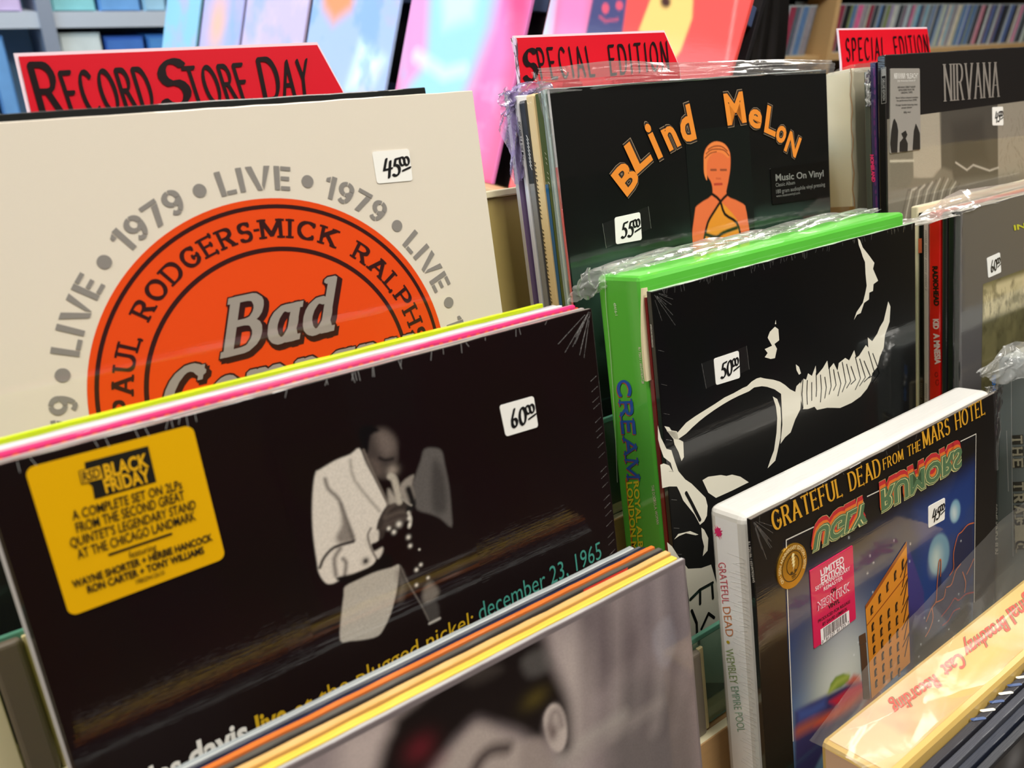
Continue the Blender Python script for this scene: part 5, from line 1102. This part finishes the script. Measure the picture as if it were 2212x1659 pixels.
# ================================================================== pastel displays on the side rack
def displays():
    D = np.array([-0.27938385, -0.03857403, -0.95940435]); H = np.array([-0.13677077, 0.99060272, 0.0]); U = -H      # rightwards in the photo
    N = np.cross(D, U); N = N / np.linalg.norm(N)
    if N[0] > 0: N = -N
    A = EYE + np.array([0.8035, 0.6562, -0.0392])                # near right-hand corner line
    base = Frame(A, U, D, N)
    # the ledge they stand on, and the dark rack behind
    wood = mat((206, 168, 124), rough=.55, noise=.25, nscale=5, stretch=(60, 2, 2)); dark = mat((22, 20, 24), rough=.5)
    T = Thing('display_rack', 'dark slatted side rack with a wooden ledge for pastel sleeves', 'rack', base.pt(-900, 250, 0))
    slab(T, 'ledge', base, -1560, 20, 249.5, 257, -60, 120, [wood, wood, wood], bev=1)
    slab(T, 'back_board', base, -1560, -4, -420, 248, -40, -32, dark, bev=1)
    for k, v in enumerate((-330, -160, -20, 130)): slab(T, 'slat', base, -1560, -8, v, v + 22, -31, -22, mat((70, 84, 120), rough=.4), bev=1)
    for u in (-330, -905, -1345): slab(T, 'upright', base, u, u + 26, -420, 248, -31, -20, dark, bev=1)
    a = base.pt(-1560, 258, 0); b = base.pt(20, 258, 0)
    T.add('cabinet', boxv((min(a[0], b[0]) - .05, min(a[1], b[1]) + .12, .02), (max(a[0], b[0]) + .1, max(a[1], b[1]), min(a[2], b[2]) - .0)), BOXF, mat((120, 96, 66), rough=.6))
    def disp(label, u0, u1, basec, layers, name='record_sleeve', top=-62, edge=(230, 230, 236), seed=0, frame=None):
        T = Thing(name, label, 'record', base.pt((u0 + u1) / 2, 249, 6), 'pastel sleeves on the side rack')
        m = mat(basec, rough=.4, coat=.6)
        fr = Frame(base.pt(u0, top, 8), U, D, N)
        slab(T, 'jacket', fr, 0, u1 - u0, 0, 248.5 - top, -6, 0, [m, mat(edge, rough=.5), mat(edge, rough=.5)], bev=.8)
        picture(T, fr, 1, u1 - u0 - 1, 1, 247.5 - top, basec, layers, step=2.6, name='cover_picture', coat=.6)
        return T, fr
    W_, B_, P_, O_ = (226, 240, 246), (120, 176, 232), (222, 160, 206), (240, 160, 120)
    # nearest red display
    T, fr = disp('red display sleeve with dark-blue and yellow faces, right of the rack', -300, 6, (236, 82, 78),
         [('poly', [(1170, -80), (1215, -80), (1190, 120), (1168, 120)], (190, 214, 236), 4, 1), ('poly', [(1205, -80), (1290, -80), (1275, 120), (1185, 120)], (226, 130, 186), 22, 1),
          ('poly', [(1292, -60), (1362, -60), (1342, 90), (1262, 90)], (70, 70, 116), 3, 1), ('poly', [(1425, -60), (1500, -60), (1495, 40), (1470, 110), (1455, 130), (1420, 90), (1380, 66), (1405, 0)], (242, 200, 118), 3, 1),
          ('poly', ellipse(1308, 18, 8, 12, 14), (214, 84, 110), 2, 1), ('poly', ellipse(1338, 12, 8, 10, 14), (214, 84, 110), 2, 1), ('line', [(1296, 36), (1308, 46), (1334, 42)], (190, 80, 110), 3, 2, 1), ('poly', ellipse(1438, 4, 11, 13, 14), (70, 34, 30), 4, 1),
          ('line', [(1600, -60), (1570, 130)], (248, 150, 146), 3, 2, .8)], top=-62)
    disp('hot pink and sky-blue streaked display sleeve, second from the right', -603, -335, (226, 130, 200),
         [('grad', 60, 290, (250, 84, 140), .9), ('poly', [(880, -100), (1090, -100), (1060, 60), (1010, 200), (980, 380), (860, 380)], (160, 214, 242), 26, 1), ('poly', [(870, -60), (930, -40), (920, 140), (870, 200)], (232, 150, 206), 18, .9),
          ('poly', [(950, -60), (1040, -60), (1020, 40), (960, 60)], (206, 244, 250), 18, .9), ('noise', 60, (150, 190, 236), .35, 2, .55), ('poly', [(1090, -100), (1160, -100), (1110, 400), (1040, 400), (1100, 120)], (248, 70, 126), 20, .9), ('line', [(900, 120), (960, 160), (1000, 150)], (226, 244, 250), 14, 12, .8)], frame=1)
    disp('pastel blue display sleeve with orange blaze, third from the right', -893, -632, (168, 190, 236),
         [('poly', [(690, -60), (780, -60), (760, 20), (720, 50), (700, 20)], (246, 150, 96), 20, .95), ('poly', [(780, 90), (830, 130), (800, 190), (750, 190)], (224, 250, 252), 20, .95), ('noise', 70, (206, 170, 214), .5, 6, .5), ('noise', 50, (126, 170, 232), .6, 7, .55)])
    disp('lilac and pale-blue display sleeve, fourth from the right', -1139, -907, (200, 186, 224), [('noise', 90, (140, 176, 236), .8, 12, .5), ('noise', 60, (226, 200, 216), .5, 13, .55)])
    disp('lilac display sleeve with peach flame, fifth from the right', -1329, -1151, (176, 176, 226), [('noise', 90, (126, 176, 232), .8, 15, .5), ('blob', (470, 50), 46, 70, (242, 184, 160), .95)])
    disp('turquoise and lilac display sleeve, leftmost on the side rack', -1520, -1347, (140, 196, 226), [('noise', 90, (186, 170, 222), .8, 18, .5)])
displays()

# ================================================================== far blue-lit shelving
def far_shelf():
    y = 3.35
    def at(px): b = ray(px); return EYE + b * (y / b[1])
    T = Thing('display_shelf', 'tall grey-blue shelf unit of blue records against the far wall', 'shelf', (.35, y + .1, 0))
    g = mat((176, 186, 200), rough=.5); x0, x1 = -.12, 1.05
    zb = [at((150, 60))[2], at((150, 60))[2] - .44]
    for z in (zb[0] - .42, zb[0], zb[0] + .42, zb[0] + .84): T.add('shelf_board', boxv((x0, y, z), (x1, y + .3, z + .05)), BOXF, g)
    for x in (x0, at((98, 40))[0], x1): T.add('upright', boxv((x - .02, y - .01, 0), (x + .025, y + .3, 2.3)), BOXF, mat((130, 140, 158), rough=.5))
    T.add('back_board', boxv((x0, y + .3, 0), (x1, y + .32, 2.3)), BOXF, mat((150, 196, 230), rough=.6))
    cols = [(120, 196, 206), (210, 170, 206), (140, 190, 220), (90, 150, 216), (206, 222, 226), (50, 104, 196), (60, 130, 210), (120, 180, 226), (40, 80, 150), (190, 170, 216)]
    nm = ['turquoise', 'pink', 'sky-blue', 'mid-blue', 'white', 'cobalt-blue', 'azure', 'light-blue', 'navy', 'lilac']
    rr = random.Random(5); 
    for r, z in enumerate((zb[0] - .42 + .05, zb[0] + .05)):
        x = x0 + .04; k = 0
        while x < x1 - .08:
            i = rr.randrange(len(cols)) if r else k % len(cols); w = rr.uniform(.05, .14)
            if at((98, 40))[0] - .03 < x + w and x < at((98, 40))[0] + .03: x = at((98, 40))[0] + .03
            if x + w > x1 - .03: break
            hgt = rr.uniform(.335, .36)
            R = Thing('record_pack', '%s sleeves on the %s far shelf board, number %s from its left end' % (nm[i], ('lower', 'upper')[r], ('one', 'two', 'three', 'four', 'five', 'six', 'seven', 'eight', 'nine', 'ten', 'eleven', 'twelve', 'thirteen', 'fourteen', 'fifteen')[k]), 'records', (x + w / 2, y + .12, z), 'blue-lit sleeves on the far shelf')
            R.add('sleeves', boxv((x, y + .03, z), (x + w, y + .28, z + hgt)), BOXF, mat(cols[i], rough=.5, noise=.15, nscale=8))
            R.add('front_sleeve', boxv((x + .006, y + .018, z + .004), (x + w - .006, y + .03, z + hgt - .01)), BOXF, mat(tuple(int(c * .85 + 30) for c in cols[i]), rough=.4, coat=.5, noise=.25, nscale=10))
            x += w + .012; k += 1
far_shelf()

# ================================================================== shelves of CDs on the right
def cd_shelves():
    y = 1.45
    def at(px): b = ray(px); return EYE + b * (y / b[1])
    zs = at((2012, 106))[2]; ztop = at((2100, 4))[2]
    wood = mat((206, 170, 120), rough=.5, noise=.12, nscale=8, stretch=(2, 30, 30)); pale = mat((226, 214, 196), rough=.5)
    T = Thing('cd_shelf', 'light wooden wall shelving filled with slim coloured cases', 'shelf', (2.6, y + .1, 0))
    X0, X1 = at((1640, 60))[0] - .3, 3.9; xu = at((1786, 60))[0]
    pitch = .168
    for k in (-3, -2, -1, 0, 1, 2):
        z = zs + k * pitch
        T.add('shelf_board', boxv((X0, y - .01, z - .018), (xu - .02, y + .2, z)), BOXF, wood); T.add('shelf_board', boxv((xu + .012, y - .01, z - .018 + .004), (X1, y + .2, z + .004)), BOXF, wood)
    T.add('upright', boxv((xu - .02, y - .03, 0), (xu + .0, y + .06, zs + 3 * pitch)), BOXF, wood); T.add('upright', boxv((xu + .0, y - .02, 0), (xu + .012, y + .06, zs + 3 * pitch)), BOXF, pale)
    for x in (X0 - .03, X1): T.add('upright', boxv((x, y - .03, 0), (x + .03, y + .2, zs + 3 * pitch)), BOXF, wood)
    T.add('back_board', boxv((X0, y + .2, 0), (X1, y + .22, zs + 3 * pitch)), BOXF, mat((60, 50, 44), rough=.7))
    pal = [('navy', (52, 66, 104)), ('crimson', (150, 60, 84)), ('steel-blue', (96, 130, 178)), ('grey', (150, 146, 156)), ('lilac', (160, 148, 190)), ('sky-blue', (130, 180, 204)), ('black', (34, 36, 42)), ('rose', (206, 140, 160)), ('pink', (220, 110, 160)), ('mauve', (120, 100, 120)),
           ('white', (206, 210, 206)), ('cobalt', (92, 116, 176)), ('pale-green', (186, 200, 182)), ('slate', (92, 104, 118)), ('olive', (130, 146, 100)), ('cream', (222, 214, 196)), ('charcoal', (56, 62, 72)), ('pale-blue', (176, 196, 206))]
    clear = mat((176, 186, 190), rough=.15, coat=1)
    words = ['first', 'second', 'third', 'fourth', 'fifth', 'sixth', 'seventh', 'eighth', 'ninth', 'tenth', 'eleventh', 'twelfth', 'thirteenth', 'fourteenth', 'fifteenth', 'sixteenth', 'seventeenth', 'eighteenth', 'nineteenth', 'twentieth']
    tens = {2: 'twenty', 3: 'thirty', 4: 'forty', 5: 'fifty', 6: 'sixty', 7: 'seventy', 8: 'eighty', 9: 'ninety'}
    def ordn(k): return words[k] if k < 20 else (tens[(k + 1) // 10] + ('-' + words[(k + 1) % 10 - 1] if (k + 1) % 10 else 'th').replace('yth', 'ieth'))
    def row(x0, x1, z, side, seed, lean, h=.125):
        rr = random.Random(seed); x = x0; k = 0; last = None
        while x < x1:
            w = rr.choice((.012, .014, .016, .020, .024, .026)); i = rr.randrange(len(pal))
            while i == last: i = rr.randrange(len(pal))
            last = i; nme, c = pal[i]; ln = lean + rr.uniform(-.01, .01)
            R = Thing('cd_case', '%s case, %s from the wooden upright on the %s CD shelf' % (nme, ordn(k), side), 'CD case', (x + w / 2, y + .07, z), 'slim cases on the far CD shelves')
            j = rr.uniform(0, .01)
            def lb(a, b): return [(p[0] + (p[2] - z) * ln, p[1], p[2]) for p in boxv(a, b)]
            R.add('case', lb((x, y + j, z), (x + w - .0008, y + .14, z + h)), BOXF, clear)
            R.add('spine_card', lb((x + .001, y + j - .0012, z + .004), (x + w - .0018, y + j, z + h - .004)), BOXF, mat(c, rough=.4, coat=.8, noise=.3, nscale=60, stretch=(1, 1, 1)))
            x += w; k += 1
    row(xu + .018, at((2290, 60))[0], zs + .0045, 'right-hand', 8, .13)
    row(at((1655, 60))[0], xu - .075, zs + .0005, 'left-hand', 9, .16)
cd_shelves()
def bag():
    def at(px, y): b = ray(px); return EYE + b * (y / b[1])
    y = .80; c = at((1637, 60), y)
    T = Thing('draped_bag', 'black padded bag hanging between the red display and the CD shelf', 'bag', (c[0], y, c[2] - .45))
    V, Fc = [], []; nu, nv = 48, 24
    for j in range(nv + 1):
        t = j / nv; z = c[2] + .14 - .58 * t; wr = .036 * (1 - .55 * (1 - min(1, t * 3)) ** 2) + .02 * t
        for i in range(nu):
            a = 2 * math.pi * i / nu; r = 1 + .16 * math.sin(5 * a + 1.2 * math.sin(4 * t)) + .07 * math.sin(11 * a)
            V.append((c[0] + wr * .9 * r * math.cos(a) + .01 * t, y + wr * .8 * r * math.sin(a), z))
    for j in range(nv):
        for i in range(nu): Fc.append([j * nu + i, j * nu + (i + 1) % nu, (j + 1) * nu + (i + 1) % nu, (j + 1) * nu + i])
    Fc.append(list(range(nu))[::-1]); Fc.append([nv * nu + i for i in range(nu)])
    T.add('bag_body', V, Fc, mat((20, 18, 18), rough=.35, bump=.3, bscale=40), smooth=True)
    P = [(c[0] + .03 * math.cos(a), y, c[2] + .16 + .1 * math.sin(a)) for a in np.linspace(0, math.pi, 14)]; V, Fc = [], []
    for p in P:
        for dx, dy in ((-.008, -.006), (.008, -.006), (.008, .006), (-.008, .006)): V.append((p[0] + dx, p[1] + dy, p[2]))
    for k in range(len(P) - 1):
        for i in range(4): Fc.append([4 * k + i, 4 * k + (i + 1) % 4, 4 * k + 4 + (i + 1) % 4, 4 * k + 4 + i])
    T.add('strap', V, Fc, mat((16, 14, 14), rough=.6))
bag()
